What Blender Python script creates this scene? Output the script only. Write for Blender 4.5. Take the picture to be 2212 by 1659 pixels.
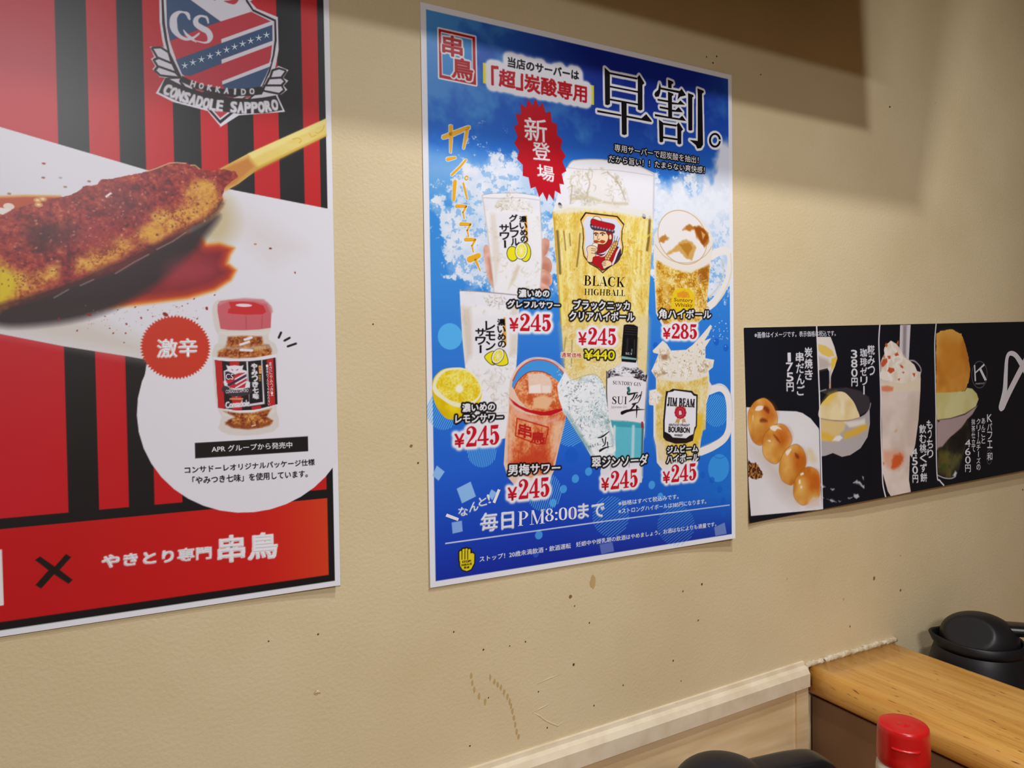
# Corner of a small Japanese grill restaurant: three posters on a cream wall, the end of a booth
# partition with a pine counter board, two black jugs and a red-capped bottle.
# World: metres. Wall plane is y = 0 (the room is at y < 0), x runs right along the wall, z is up,
# z = 0 is the height of the viewer's eye; the floor is at z = -1.35.
import bpy, bmesh, math, random
import numpy as np
from mathutils import Vector, Matrix, geometry

for o in list(bpy.data.objects): bpy.data.objects.remove(o)
scene = bpy.context.scene
COL = scene.collection
PI = math.pi

# ------------------------------------------------------------------ camera
FPX, YAW, PITCH, ROLL, EYE = 1551.53, 0.479, -0.021, -0.0145, 0.84442
IW, IH = 2212, 1659
_f = np.array([math.sin(YAW), math.cos(YAW), 0.0]); _r = np.array([math.cos(YAW), -math.sin(YAW), 0.0]); _u = np.array([0, 0, 1.0])
FW = _f * math.cos(PITCH) + _u * math.sin(PITCH); UP0 = _u * math.cos(PITCH) - _f * math.sin(PITCH)
RT = _r * math.cos(ROLL) + UP0 * math.sin(ROLL); UPV = UP0 * math.cos(ROLL) - _r * math.sin(ROLL)
CAMP = np.array([0.0, -EYE, 0.0])
cam = bpy.data.cameras.new('camera'); camo = bpy.data.objects.new('camera', cam); COL.objects.link(camo)
cam.sensor_fit = 'HORIZONTAL'; cam.sensor_width = 36.0; cam.lens = 36.0 * FPX / IW; cam.clip_start = 0.02
m3 = Matrix((tuple(RT), tuple(UPV), tuple(-FW))).transposed()
camo.matrix_world = Matrix.Translation(Vector(CAMP)) @ m3.to_4x4()
scene.camera = camo

# ------------------------------------------------------------------ world, lights, exposure
w = bpy.data.worlds.new('world'); scene.world = w; w.use_nodes = True
w.node_tree.nodes['Background'].inputs[0].default_value = (0.97, 0.98, 1.0, 1)
w.node_tree.nodes['Background'].inputs[1].default_value = 0.03
scene.view_settings.view_transform = 'Standard'; scene.view_settings.look = 'None'
scene.view_settings.gamma = 1; scene.view_settings.use_curve_mapping = False
scene.view_settings.exposure = 0.64
CEIL = 1.06
# (x, y, emitter radius, watts): the ceiling downlights of this corner of the room
DOWNLIGHTS = [(0.72, -0.90, 0.042, 5.4), (0.634, -0.568, 0.028, 6.0), (-0.35, -2.3, 0.34, 30.0)]
LIGHTCOL = (0.955, 0.975, 1.0)
for (lx, ly, lr, lw) in DOWNLIGHTS:
    l = bpy.data.lights.new('downlight', 'AREA'); l.shape = 'DISK'; l.size = lr * 2; l.energy = lw; l.color = LIGHTCOL
    lo = bpy.data.objects.new('downlight_beam', l); lo.location = (lx, ly, 1.0); COL.objects.link(lo)

# ------------------------------------------------------------------ measuring: photo point -> point on the wall
def at(px, py, y=0.0):
    d = FW + (px - IW / 2) / FPX * RT - (py - IH / 2) / FPX * UPV
    t = (y + EYE) / d[1]
    return CAMP + d * t
def at_depth(px, py, depth):
    d = FW + (px - IW / 2) / FPX * RT - (py - IH / 2) / FPX * UPV
    return CAMP + d * depth
def K(ox, oy, s):
    """points read off an enlargement of the photo (its origin and scale) -> metres on the wall (x, z)"""
    def f(pts):
        return np.array([at(ox + p[0] / s, oy + p[1] / s)[[0, 2]] for p in pts])
    return f

# ------------------------------------------------------------------ helpers
def s2l(c):
    c = np.asarray(c, float) / 255.0
    return np.where(c <= 0.04045, c / 12.92, ((c + 0.055) / 1.055) ** 2.4)
def link(name, mesh, mat=None, parent=None, smooth=False):
    o = bpy.data.objects.new(name, mesh); COL.objects.link(o)
    if mat is not None: mesh.materials.append(mat)
    if parent is not None: o.parent = parent
    if smooth: mesh.polygons.foreach_set('use_smooth', [True] * len(mesh.polygons))
    return o
def bobj(name, bm, mat=None, parent=None, smooth=False):
    bmesh.ops.recalc_face_normals(bm, faces=bm.faces)
    me = bpy.data.meshes.new(name); bm.to_mesh(me); bm.free()
    return link(name, me, mat, parent, smooth)
def tag(o, label=None, cat=None, group=None, kind=None):
    if label: o['label'] = label
    if cat: o['category'] = cat
    if group: o['group'] = group
    if kind: o['kind'] = kind
    return o
def empty(name, loc, label, cat, group=None):
    o = bpy.data.objects.new(name, None); o.location = loc; o.empty_display_size = 0.05; COL.objects.link(o)
    return tag(o, label, cat, group)
def box(bm, x0, x1, y0, y1, z0, z1):
    v = [bm.verts.new((x, y, z)) for x in (x0, x1) for y in (y0, y1) for z in (z0, z1)]
    for f in ((0, 1, 3, 2), (4, 6, 7, 5), (0, 4, 5, 1), (2, 3, 7, 6), (0, 2, 6, 4), (1, 5, 7, 3)):
        bm.faces.new([v[i] for i in f])
def boxobj(name, mat, parent, *b, bevel=0):
    bm = bmesh.new(); box(bm, *b)
    if bevel: bmesh.ops.bevel(bm, geom=list(bm.edges), offset=bevel, segments=3, affect='EDGES')
    return bobj(name, bm, mat, parent, smooth=False)
def lathe(prof, n=64, cap0=True, cap1=True):
    bm = bmesh.new(); rings = []
    for r, z in prof:
        rings.append([bm.verts.new((r * math.cos(2 * PI * i / n), r * math.sin(2 * PI * i / n), z)) for i in range(n)])
    for a, b in zip(rings, rings[1:]):
        for i in range(n): bm.faces.new((a[i], a[(i + 1) % n], b[(i + 1) % n], b[i]))
    if cap0: bm.faces.new(rings[0][::-1])
    if cap1: bm.faces.new(rings[-1])
    return bm, rings
def loft(rings, cap=True):
    bm = bmesh.new(); R = [[bm.verts.new(p) for p in r] for r in rings]; n = len(R[0])
    for a, b in zip(R, R[1:]):
        for i in range(n): bm.faces.new((a[i], a[(i + 1) % n], b[(i + 1) % n], b[i]))
    if cap: bm.faces.new(R[0][::-1]); bm.faces.new(R[-1])
    return bm
def cm(pts, closed=False, n=8):
    """smooth curve through points (Catmull-Rom); extra columns are interpolated too"""
    p = [np.asarray(q, float) for q in pts]; out = []; L = len(p)
    rng = range(L if closed else L - 1)
    for i in rng:
        if closed: a, b, c, d = p[i - 1], p[i], p[(i + 1) % L], p[(i + 2) % L]
        else: a, b, c, d = p[max(i - 1, 0)], p[i], p[i + 1], p[min(i + 2, L - 1)]
        for k in range(n):
            t = k / n
            out.append(0.5 * (2 * b + (c - a) * t + (2 * a - 5 * b + 4 * c - d) * t * t + (3 * b - a - 3 * c + d) * t ** 3))
    if not closed: out.append(p[-1])
    return np.array(out)

# ------------------------------------------------------------------ materials
def mat(name, col=(200, 200, 200), rough=0.5, spec=0.5, coat=0.0, trans=0.0, metal=0.0, sss=0.0):
    m = bpy.data.materials.new(name); m.use_nodes = True
    b = m.node_tree.nodes['Principled BSDF']
    b.inputs['Base Color'].default_value = (*s2l(col), 1); b.inputs['Roughness'].default_value = rough
    b.inputs['Specular IOR Level'].default_value = spec; b.inputs['Coat Weight'].default_value = coat
    b.inputs['Transmission Weight'].default_value = trans; b.inputs['Metallic'].default_value = metal
    if sss: b.inputs['Subsurface Weight'].default_value = sss; b.inputs['Subsurface Radius'].default_value = (0.01, 0.008, 0.005)
    return m
def nd(m, t, **kw):
    n = m.node_tree.nodes.new(t)
    for k, v in kw.items(): setattr(n, k, v)
    return n
def noise_mat(name, c0, c1, scale, stretch=(1, 1, 1), rough=0.5, bump=0.0, bscale=400, bdist=0.001, lo=0.35, hi=0.65, detail=4, spec=0.5, coat=0.0, extra=None):
    m = mat(name, c0, rough, spec, coat); nt = m.node_tree; L = nt.links.new; b = nt.nodes['Principled BSDF']
    tc = nd(m, 'ShaderNodeTexCoord'); mp = nd(m, 'ShaderNodeMapping'); mp.inputs['Scale'].default_value = stretch
    L(tc.outputs['Object'], mp.inputs['Vector'])
    n = nd(m, 'ShaderNodeTexNoise'); n.inputs['Scale'].default_value = scale; n.inputs['Detail'].default_value = detail
    L(mp.outputs[0], n.inputs['Vector'])
    r = nd(m, 'ShaderNodeValToRGB'); r.color_ramp.elements[0].position = lo; r.color_ramp.elements[1].position = hi
    r.color_ramp.elements[0].color = (*s2l(c0), 1); r.color_ramp.elements[1].color = (*s2l(c1), 1)
    L(n.outputs['Fac'], r.inputs['Fac'])
    out = r.outputs['Color']
    if extra:                                    # fine dark specks or grain lines: (colour, scale, stretch, threshold, amount)
        for (ec, es, est, th, am) in extra:
            mp2 = nd(m, 'ShaderNodeMapping'); mp2.inputs['Scale'].default_value = est; L(tc.outputs['Object'], mp2.inputs['Vector'])
            n2 = nd(m, 'ShaderNodeTexNoise'); n2.inputs['Scale'].default_value = es; n2.inputs['Detail'].default_value = 3; L(mp2.outputs[0], n2.inputs['Vector'])
            r2 = nd(m, 'ShaderNodeValToRGB'); r2.color_ramp.elements[0].position = th; r2.color_ramp.elements[1].position = min(th + 0.06, 1)
            r2.color_ramp.elements[0].color = (0, 0, 0, 1); r2.color_ramp.elements[1].color = (am, am, am, 1); L(n2.outputs['Fac'], r2.inputs['Fac'])
            mx = nd(m, 'ShaderNodeMix', data_type='RGBA'); L(r2.outputs['Color'], mx.inputs['Factor']); L(out, mx.inputs['A'])
            mx.inputs['B'].default_value = (*s2l(ec), 1); out = mx.outputs['Result']
    L(out, b.inputs['Base Color'])
    if bump:
        n3 = nd(m, 'ShaderNodeTexNoise'); n3.inputs['Scale'].default_value = bscale; n3.inputs['Detail'].default_value = 3
        L(tc.outputs['Object'], n3.inputs['Vector'])
        bp = nd(m, 'ShaderNodeBump'); bp.inputs['Strength'].default_value = bump; bp.inputs['Distance'].default_value = bdist
        L(n3.outputs['Fac'], bp.inputs['Height']); L(bp.outputs['Normal'], b.inputs['Normal'])
    return m
M_WALL = noise_mat('painted_wall', (215, 197, 160), (208, 189, 150), 5, rough=0.55, bump=0.4, bscale=240, bdist=0.0012, spec=0.3,
                   extra=[((150, 120, 70), 70, (1, 1, 1), 0.76, 0.5)])
M_SIDE = noise_mat('side_wall_paint', (150, 126, 96), (140, 116, 86), 5, rough=0.6)
M_TRIM = noise_mat('painted_trim', (226, 210, 184), (212, 194, 164), 30, rough=0.45, bump=0.15, bscale=150, extra=[((120, 90, 55), 160, (1, 1, 1), 0.74, 0.7)])
M_PLY = noise_mat('plywood', (224, 200, 158), (205, 176, 130), 14, stretch=(0.35, 1, 3.2), rough=0.6, lo=0.38, hi=0.68, extra=[((150, 112, 66), 120, (1, 1, 1), 0.76, 0.6)])
M_PINE = noise_mat('varnished_pine', (218, 168, 86), (190, 132, 56), 4.2, stretch=(14, 0.7, 14), rough=0.32, coat=0.25, lo=0.3, hi=0.7,
                   extra=[((176, 116, 46), 7, (60, 1.3, 60), 0.56, 0.5), ((92, 52, 22), 40, (6, 1.1, 6), 0.655, 0.85)])
M_PANEL = noise_mat('partition_board', (122, 92, 66), (108, 78, 54), 8, stretch=(1, 1, 0.3), rough=0.5)
M_CAULK = noise_mat('sealant', (226, 214, 190), (190, 168, 130), 90, rough=0.6, bump=0.8, bscale=220, bdist=0.002, extra=[((70, 52, 34), 110, (1, 1, 1), 0.63, 0.9)])
M_STAIN = mat('stain', (140, 100, 50), 0.6); M_STAIN2 = mat('stain_dark', (86, 60, 34), 0.6); M_STAIN3 = mat('stain_faint', (190, 160, 108), 0.6)
M_BLACK = mat('black_plastic', (18, 17, 21), 0.46, 0.4)
M_BLACKG = mat('black_plastic_gloss', (16, 16, 20), 0.3, 0.45)
M_RED = mat('red_plastic', (192, 22, 22), 0.25, 0.5, sss=0.05)
M_MILK = mat('milky_plastic', (222, 208, 190), 0.35, 0.4, sss=0.3)
M_SAUCE = mat('sauce_inside', (196, 150, 96), 0.5)
M_CEIL = noise_mat('ceiling_paint', (176, 156, 124), (166, 146, 114), 4, rough=0.8)
M_FLOOR = noise_mat('floor_tile', (96, 78, 62), (80, 64, 50), 6, rough=0.5)
M_TABLE = noise_mat('table_laminate', (172, 120, 66), (150, 98, 50), 6, stretch=(1, 9, 9), rough=0.4)
M_DARK = mat('dark_metal', (50, 46, 44), 0.4, metal=0.6)
M_BOARD = noise_mat('dark_stained_board', (84, 58, 36), (66, 44, 28), 10, stretch=(1, 1, 8), rough=0.5)
def emit(name, col, s):
    m = bpy.data.materials.new(name); m.use_nodes = True; nt = m.node_tree
    b = nt.nodes['Principled BSDF']; b.inputs['Emission Color'].default_value = (*col, 1); b.inputs['Emission Strength'].default_value = s
    return m
M_LAMP = emit('lamp_glass', LIGHTCOL, 6.0)
# printed paper: reads the printed colour from the sheet's own colour layer
M_PRINT = mat('printed_paper', (255, 255, 255), 0.36, 0.42)
_a = nd(M_PRINT, 'ShaderNodeAttribute', attribute_name='ink')
M_PRINT.node_tree.links.new(_a.outputs['Color'], M_PRINT.node_tree.nodes['Principled BSDF'].inputs['Base Color'])
M_PRINT_MATT = M_PRINT.copy(); M_PRINT_MATT.name = 'printed_paper_matt'
M_PRINT_MATT.node_tree.nodes['Principled BSDF'].inputs['Specular IOR Level'].default_value = 0.16; M_PRINT_MATT.node_tree.nodes['Principled BSDF'].inputs['Roughness'].default_value = 0.5
M_PRINT_SATIN = M_PRINT.copy(); M_PRINT_SATIN.name = 'printed_paper_satin'
M_PRINT_SATIN.node_tree.nodes['Principled BSDF'].inputs['Specular IOR Level'].default_value = 0.2
M_PAPER = mat('paper_back', (226, 225, 232), 0.5)

# ------------------------------------------------------------------ the room
FLOOR = -1.40
def struct(name, m, label, *b):
    o = boxobj(name, m, None, *b); return tag(o, label, name.split('_')[0], kind='structure')
def grid_wall():
    o = struct('wall_back', M_WALL, 'cream painted wall that carries the three posters', -1.6, 2.6, 0.0, 0.10, FLOOR, CEIL); return o
wall_back = grid_wall()
struct('wall_left', M_SIDE, 'tan painted side wall left of the view', -1.7, -1.6, -3.2, 0.0, FLOOR, CEIL)
struct('wall_right', M_SIDE, 'tan painted side wall beyond the far booth', 2.6, 2.7, -3.2, 0.0, FLOOR, CEIL)
struct('wall_front', M_SIDE, 'tan painted wall behind the viewer', -1.7, 2.7, -3.3, -3.2, FLOOR, CEIL)
struct('floor', M_FLOOR, 'dark tiled floor under the booths', -1.7, 2.7, -3.3, 0.1, FLOOR - 0.1, FLOOR)
struct('ceiling', M_CEIL, 'cream ceiling above the booths', -1.7, 2.7, -3.3, 0.1, CEIL, CEIL + 0.1)
# stains and knocks on the wall, as thin flecks of dirt
def fleck(px, py, r_px, m, name='stain', asp=1.0, seed=0):
    c = at(px, py); k = c[1] - CAMP[1]
    rng = random.Random(seed + px * 7 + py); mm = r_px / 1300.0
    pts = [(c[0] + mm * math.cos(a) * (0.75 + 0.5 * rng.random()), -0.0003, c[2] + asp * mm * math.sin(a) * (0.75 + 0.5 * rng.random())) for a in np.linspace(0, 2 * PI, 11)[:-1]]
    bm = bmesh.new(); bm.faces.new([bm.verts.new(p) for p in pts]); bm.normal_update()
    if bm.faces[:][0].normal.y > 0: bmesh.ops.reverse_faces(bm, faces=bm.faces)
    me = bpy.data.meshes.new(name); bm.to_mesh(me); bm.free()
    return link(name, me, m, wall_back)
for i, (x, y, r, k) in enumerate([(1232, 1289, 3.4, 0), (1241, 1309, 1.5, 0), (1273, 1345, 1.5, 1), (1135, 1386, 1.5, 1), (1101, 1395, 1.3, 1), (1044, 1403, 1.6, 1),
        (1239, 1435, 2.6, 1), (1516, 1262, 2.2, 1), (1475, 1277, 1.9, 0), (1508, 1340, 1.9, 0), (1454, 1427, 1.9, 1), (1888, 1249, 4.2, 0), (1945, 1275, 3.2, 0),
        (1836, 1353, 2.4, 0), (1822, 1294, 2.6, 2), (1540, 136, 2.0, 1), (1922, 231, 2.4, 1), (1526, 123, 1.6, 1), (1548, 122, 1.8, 1), (1643, 161, 1.5, 1),
        (888, 963, 2.6, 0), (903, 1000, 1.6, 1), (1346, 1480, 1.5, 1), (1283, 1524, 1.6, 1), (1163, 1494, 1.5, 1), (1055, 1507, 1.3, 1), (1471, 1471, 1.4, 0),
        (980, 1365, 1.4, 1), (683, 1497, 3.6, 2), (687, 1370, 1.4, 1), (580, 1385, 1.2, 1), (2209, 1058, 2.4, 1), (1015, 1611, 1.6, 1), (1182, 1572, 1.5, 1), (806, 700, 1.4, 1),
        (1945, 1200, 2.0, 2), (1880, 1410, 1.8, 0), (1700, 1250, 2.0, 2)]):
    fleck(x, y, r, (M_STAIN, M_STAIN2, M_STAIN3)[k], seed=i)
fleck(1280, 1256, 6, M_STAIN3, asp=2.0)
for i, (x, y) in enumerate([(1059, 1463), (1068, 1472), (1075, 1478), (1082, 1485), (1089, 1495), (1096, 1505), (1101, 1515), (1104, 1525), (1107, 1536), (1110, 1550), (1113, 1565), (1116, 1580), (1120, 1591),
                            (1018, 1460), (1020, 1475), (1025, 1490), (1035, 1503), (1048, 1515)]):
    fleck(x, y, 2.2, M_STAIN3, asp=2.4, seed=i)

# ridges of an old plaster repair
def ridge(pts, r):
    rings = []
    P = [at(*p) for p in pts]
    for i, p in enumerate(P):
        t = P[min(i + 1, len(P) - 1)] - P[max(i - 1, 0)]; t /= np.linalg.norm(t); u = np.array([t[2], 0, -t[0]])
        k = r * (0.35 if i in (0, len(P) - 1) else 1.0)
        rings.append([tuple(p + u * k * math.cos(a) + np.array([0, -0.45 * k * math.sin(a), 0])) for a in np.linspace(0, 2 * PI, 9)[:-1]])
    bobj('plaster_ridge', loft(rings), M_WALL, wall_back, True)
ridge([(1152, 1539), (1165, 1546), (1178, 1556), (1192, 1563), (1205, 1568), (1218, 1558)], 0.0011)
ridge([(1150, 1540), (1168, 1530), (1190, 1519)], 0.0010); ridge([(1160, 1478), (1185, 1466), (1212, 1456)], 0.0009); ridge([(1163, 1494), (1190, 1483)], 0.0008)
ridge([(678, 1499), (686, 1494), (692, 1497)], 0.0020)

# chair rail, wainscot and the corner batten under it
def line_at(p0, p1, y):
    a, b = at(*p0, y), at(*p1, y); s = (b[2] - a[2]) / (b[0] - a[0])
    return lambda x: a[2] + s * (x - a[0])
top = line_at((1727, 1429), (1025, 1655), 0.0); bot = line_at((1725, 1492), (1250, 1660), -0.016)
def rail():
    prof = [(0.0, 0.0), (-0.0035, -0.0005), (-0.005, -0.006), (-0.011, -0.009), (-0.016, -0.0165)]     # y out, z below the top line
    rings = []
    for x in np.linspace(-1.6, 0.9835, 40):
        r = [(x, y, top(x) + dz) for y, dz in prof] + [(x, -0.016, bot(x)), (x, 0.0, bot(x))]
        rings.append(r)
    return loft(rings)
o = bobj('trim_1', rail(), M_TRIM); tag(o, 'cream painted chair rail along the wall below the blue poster', 'trim', kind='structure')
def panel():
    bm = bmesh.new()
    a = [bm.verts.new(p) for p in ((-1.6, -0.006, bot(-1.6)), (0.985, -0.006, bot(0.985)), (0.985, -0.006, FLOOR), (-1.6, -0.006, FLOOR))]
    b = [bm.verts.new((v.co.x, 0.0, v.co.z)) for v in a]
    bm.faces.new(a); bm.faces.new(b[::-1])
    for i in range(4): bm.faces.new((a[i], b[i], b[(i + 1) % 4], a[(i + 1) % 4]))
    return bm
o = bobj('trim_2', panel(), M_PLY); tag(o, 'pale plywood wainscot under the cream chair rail', 'wainscot', kind='structure')
o = boxobj('trim_3', M_PLY, None, 0.958, 0.9855, -0.010, -0.006, FLOOR, bot(0.97) - 0.001); tag(o, 'narrow plywood batten in the corner by the partition', 'batten', kind='structure')

# ceiling downlights (their housings; the beams were placed at the top)
for i, (lx, ly, lr, lw) in enumerate(DOWNLIGHTS):
    d = empty('ceiling_downlight', (lx, ly, CEIL), ['round ceiling downlight nearest the far booth', 'small ceiling downlight closest to the poster wall', 'wide round ceiling lamp behind the viewer'][i], 'ceiling lamp', 'ceiling downlights')
    bm, _ = lathe([(lr + 0.004, -0.045), (lr + 0.016, -0.045), (lr + 0.016, 0.0), (lr + 0.004, 0.0)], 40, False, False)
    bobj('housing', bm, M_TRIM, d, True)
    bm, _ = lathe([(lr + 0.004, -0.03), (0.001, -0.03)], 40, False, True)
    bobj('diffuser', bm, M_LAMP, d)

# added tilted board, out of view above the posters, shaped to throw the stepped shadows
bd = empty('hanging_board', (0.75, -0.2, 0.86), 'long dark board hanging tilted from the ceiling above the posters', 'hanging board')
C0 = Vector((1.057, -0.2, 0.555)); e = Vector((-0.195, -0.31, 1.0)); C1 = C0 + e * 0.34; XL = -1.45
def board():
    a = [C0, C1, Vector((XL + 0.06, C1.y, C1.z)), Vector((XL, C0.y, C0.z))]
    n = Vector((0, -1, -0.31)).normalized() * 0.012
    loc = Vector(bd.location)
    return loft([[p - loc for p in a], [p + n - loc for p in a]])
bobj('panel', board(), M_BOARD, bd)
for x in (-1.1, -0.15, 0.8):
    bm, _ = lathe([(0.0025, 0.0), (0.0025, CEIL - C1.z)], 10); bmesh.ops.translate(bm, verts=bm.verts, vec=(x - bd.location.x, C1.y - bd.location.y, C1.z - bd.location.z))
    bobj('hanging_rod', bm, M_DARK, bd)

# ------------------------------------------------------------------ booth partition, counter board
ZC = -0.5096
CX0, CX1, CL = 0.986, 1.2236, 0.74
pt = empty('partition', (1.10, -0.36, FLOOR), 'brown booth partition standing under the pine counter board', 'partition')
boxobj('panel', M_PANEL, pt, 0.998 - 1.10, 1.20 - 1.10, -0.145 + 0.36, -0.0065 + 0.36, 0.0, ZC - 0.050 - FLOOR, bevel=0.001)
boxobj('panel', M_PANEL, pt, 0.998 - 1.10, 1.20 - 1.10, -0.70 + 0.36, -0.1475 + 0.36, 0.0, ZC - 0.050 - FLOOR, bevel=0.001)
ct = empty('counter_board', (1.10, -0.36, ZC), 'pine counter board with a rounded edge, running out from the wall', 'counter')
def counter():
    r = 0.021; h = 0.048; prof = []
    for a in np.linspace(PI / 2, 3 * PI / 2, 13):
        prof.append((CX0 + r + r * math.cos(a), -h / 2 + (h / 2) * (abs(math.sin(a)) ** 0.75) * (1 if math.sin(a) > 0 else -1)))
    for a in np.linspace(-PI / 2, PI / 2, 13):
        prof.append((CX1 - r + r * math.cos(a), -h / 2 + (h / 2) * (abs(math.sin(a)) ** 0.75) * (1 if math.sin(a) > 0 else -1)))
    rings = []
    for y in np.linspace(-0.0025, -CL, 12): rings.append([(x - 1.10, y + 0.36, z) for x, z in prof])
    return loft(rings)
bobj('board', counter(), M_PINE, ct, False).data.polygons.foreach_set('use_smooth', [False] * 0 or [len(p.vertices) == 4 for p in COL.objects[-1].data.polygons])
def bead(pts, r0, seed):
    rng = random.Random(seed); rings = []
    for i, p in enumerate(pts):
        t = Vector(pts[min(i + 1, len(pts) - 1)]) - Vector(pts[max(i - 1, 0)]); t.normalize()
        u = t.cross(Vector((0, 1, 0))).normalized(); v = t.cross(u); r = r0 * (0.8 + 0.45 * rng.random())
        rings.append([tuple(Vector(p) + (u * math.cos(a) + v * math.sin(a)) * r) for a in np.linspace(0, 2 * PI, 9)[:-1]])
    return loft(rings)
o = bobj('sealant_bead', bead([(x - 1.10, -0.003 + 0.36, 0.0025) for x in np.linspace(0.986, 1.224, 46)], 0.0048, 3), M_CAULK, ct, True)
o = bobj('sealant_bead', bead([(CX0 - 0.001 - 1.10 + 0.002 * math.sin(k), -0.004 + 0.36, 0.002 - 0.052 * k / 14) for k in range(15)], 0.0042, 5), M_CAULK, ct, True)

# ------------------------------------------------------------------ tables (just under the picture; they carry the jugs and the bottle)
TZ = -0.70
def table(x0, x1, label, group):
    t = empty('booth_table', ((x0 + x1) / 2, -0.36, FLOOR), label, 'table', group)
    cx = (x0 + x1) / 2
    boxobj('tabletop', M_TABLE, t, x0 - cx, x1 - cx, -0.34, 0.345, TZ - 0.03 - FLOOR, TZ - FLOOR, bevel=0.003)
    for sx in (x0 + 0.05, x1 - 0.05):
        for sy in (-0.29, 0.29):
            boxobj('leg', M_DARK, t, sx - cx - 0.02, sx - cx + 0.02, sy - 0.02, sy + 0.02, 0.0, TZ - 0.03 - FLOOR)
table(0.28, 0.972, 'wooden table of the near booth, under the jug and red-capped bottle', 'booth tables')
table(1.245, 2.0, 'wooden table of the far booth, behind the partition', 'booth tables')

# ------------------------------------------------------------------ black jugs
def make_jug(label):
    j = empty('black_jug', (0, 0, 0), label, 'jug', 'black jugs')
    S = 0.05                                            # height of everything above the foot
    bm, _ = lathe([(0.060, 0.0), (0.068, 0.004), (0.076, 0.03), (0.083, 0.085), (0.083, 0.135), (0.0795, 0.165), (0.0735, 0.190), (0.0690, 0.206), (0.0655, 0.211)], 72)
    bobj('body', bm, M_BLACK, j, True)
    # collar with the pouring lip (spout points to -x)
    bm = bmesh.new(); R = []
    pc = [(0.0690, 0.204), (0.0702, 0.212), (0.0690, 0.2225), (0.0668, 0.2255), (0.0642, 0.2235), (0.0632, 0.209)]
    n = 72
    for k, (r, z) in enumerate(pc):
        ring = []
        for i in range(n):
            a = 2 * PI * i / n; d = abs(a - PI); s = max(0.0, 1 - d / 0.55); s = s * s * (3 - 2 * s); up = (0, .4, 1, 1, 1, .5)[k]
            ring.append(bm.verts.new(((r + 0.010 * s * up) * math.cos(a), (r + 0.010 * s * up) * math.sin(a), z + 0.003 * s * up)))
        R.append(ring)
    R.append(R[0])
    for a, b in zip(R, R[1:]):
        for i in range(n): bm.faces.new((a[i], a[(i + 1) % n], b[(i + 1) % n], b[i]))
    bobj('pouring_collar', bm, M_BLACK, j, True)
    # domed lid with a flat slanting face on the pouring side
    pl = [(0.0600, 0.210), (0.0615, 0.216), (0.0610, 0.225)] + [(0.0605 * math.cos(t), 0.226 + 0.044 * math.sin(t)) for t in np.linspace(0.08, PI / 2 - 0.03, 16)]
    bm, _ = lathe(pl, 96)
    faces = []
    for sy in (-1,):
        nrm = Vector((-0.40, sy * 0.66, 0.62)).normalized(); c = nrm.dot(Vector((-0.020, sy * 0.0330, 0.2440))); faces.append((nrm, c))
        for v in bm.verts:
            d = nrm.dot(v.co) - c
            if d > 0: v.co -= nrm * d
    lid = bobj('lid', bm, M_BLACK, j, True)
    # handle: broad band leaving the lid, turning down and back to the body (towards +x)
    path = cm([(0.036, 0.246), (0.062, 0.2475), (0.094, 0.2485), (0.122, 0.2455), (0.138, 0.231), (0.141, 0.205), (0.137, 0.160), (0.124, 0.115), (0.100, 0.088), (0.076, 0.082)], n=6)
    rings = []
    for i, p in enumerate(path):
        t = path[min(i + 1, len(path) - 1)] - path[max(i - 1, 0)]; t /= np.linalg.norm(t); nn = np.array([-t[1], t[0]])
        f = i / (len(path) - 1); wd = 0.021 - 0.005 * f; th = 0.0105 - 0.002 * f
        ring = []
        for a in np.linspace(0, 2 * PI, 21)[:-1]:
            ca, sa = math.cos(a), math.sin(a); ca = math.copysign(abs(ca) ** 0.6, ca); sa = math.copysign(abs(sa) ** 0.6, sa)
            ring.append((p[0] + nn[0] * th * sa, wd * ca, p[1] + nn[1] * th * sa))
        rings.append(ring)
    bobj('handle', loft(rings), M_BLACKG, j, True)
    for o in j.children:                                  # the jug is a little squatter than drawn above
        for v in o.data.vertices: v.co.z *= 0.937
    return j
def copy_tree(o, parent=None):
    c = o.copy(); COL.objects.link(c)
    if parent is not None: c.parent = parent
    for ch in list(o.children): copy_tree(ch, c)
    return c
jug = make_jug('black plastic jug whose lid shows at the bottom edge, left of the red-capped bottle')
p = at_depth(1566, 1660, 0.815); jug.location = (p[0], p[1], TZ); jug.rotation_euler = (0, 0, -YAW + math.radians(16))
jug2 = copy_tree(jug); jug2['label'] = 'black plastic jug by the wall behind the pine counter board'
jug2.location = (1.318, -0.098, TZ); jug2.rotation_euler = (0, 0, -YAW - math.radians(24))

# ------------------------------------------------------------------ red-capped bottle
p = at_depth(1951, 1563, 0.88); BZ = p[2]; hb = BZ - TZ
bt = empty('squeeze_bottle', (p[0], p[1], TZ), 'milky squeeze bottle with a red flip cap, in front of the counter board', 'bottle')
bt.rotation_euler = (0, 0, -YAW)
R = 0.0296; hc = 0.046
bm, _ = lathe([(0.028, 0.0), (R * 0.99, 0.003), (R * 1.02, 0.02), (R * 1.02, hb - hc - 0.030), (R * 1.03, hb - hc - 0.010), (R * 0.99, hb - hc - 0.003), (R * 0.9, hb - hc)], 64)
bobj('body', bm, M_MILK, bt, True)
cp = [(R * 0.975, hb - hc + 0.0005), (R * 1.0, hb - hc + 0.002), (R * 1.005, hb - hc + 0.010), (R * 0.99, hb - 0.020), (R * 0.975, hb - 0.0065), (R * 0.955, hb - 0.0025), (R * 0.92, hb - 0.0005), (R * 0.88, hb), (R * 0.3, hb - 0.0012), (R * 0.12, hb - 0.0014), (R * 0.10, hb - 0.0006), (0.0005, hb - 0.0004)]
bm, _ = lathe(cp, 72, True, True)
cap = bobj('flip_cap', bm, M_RED, bt, True)
bm = bmesh.new(); rings = []
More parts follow.
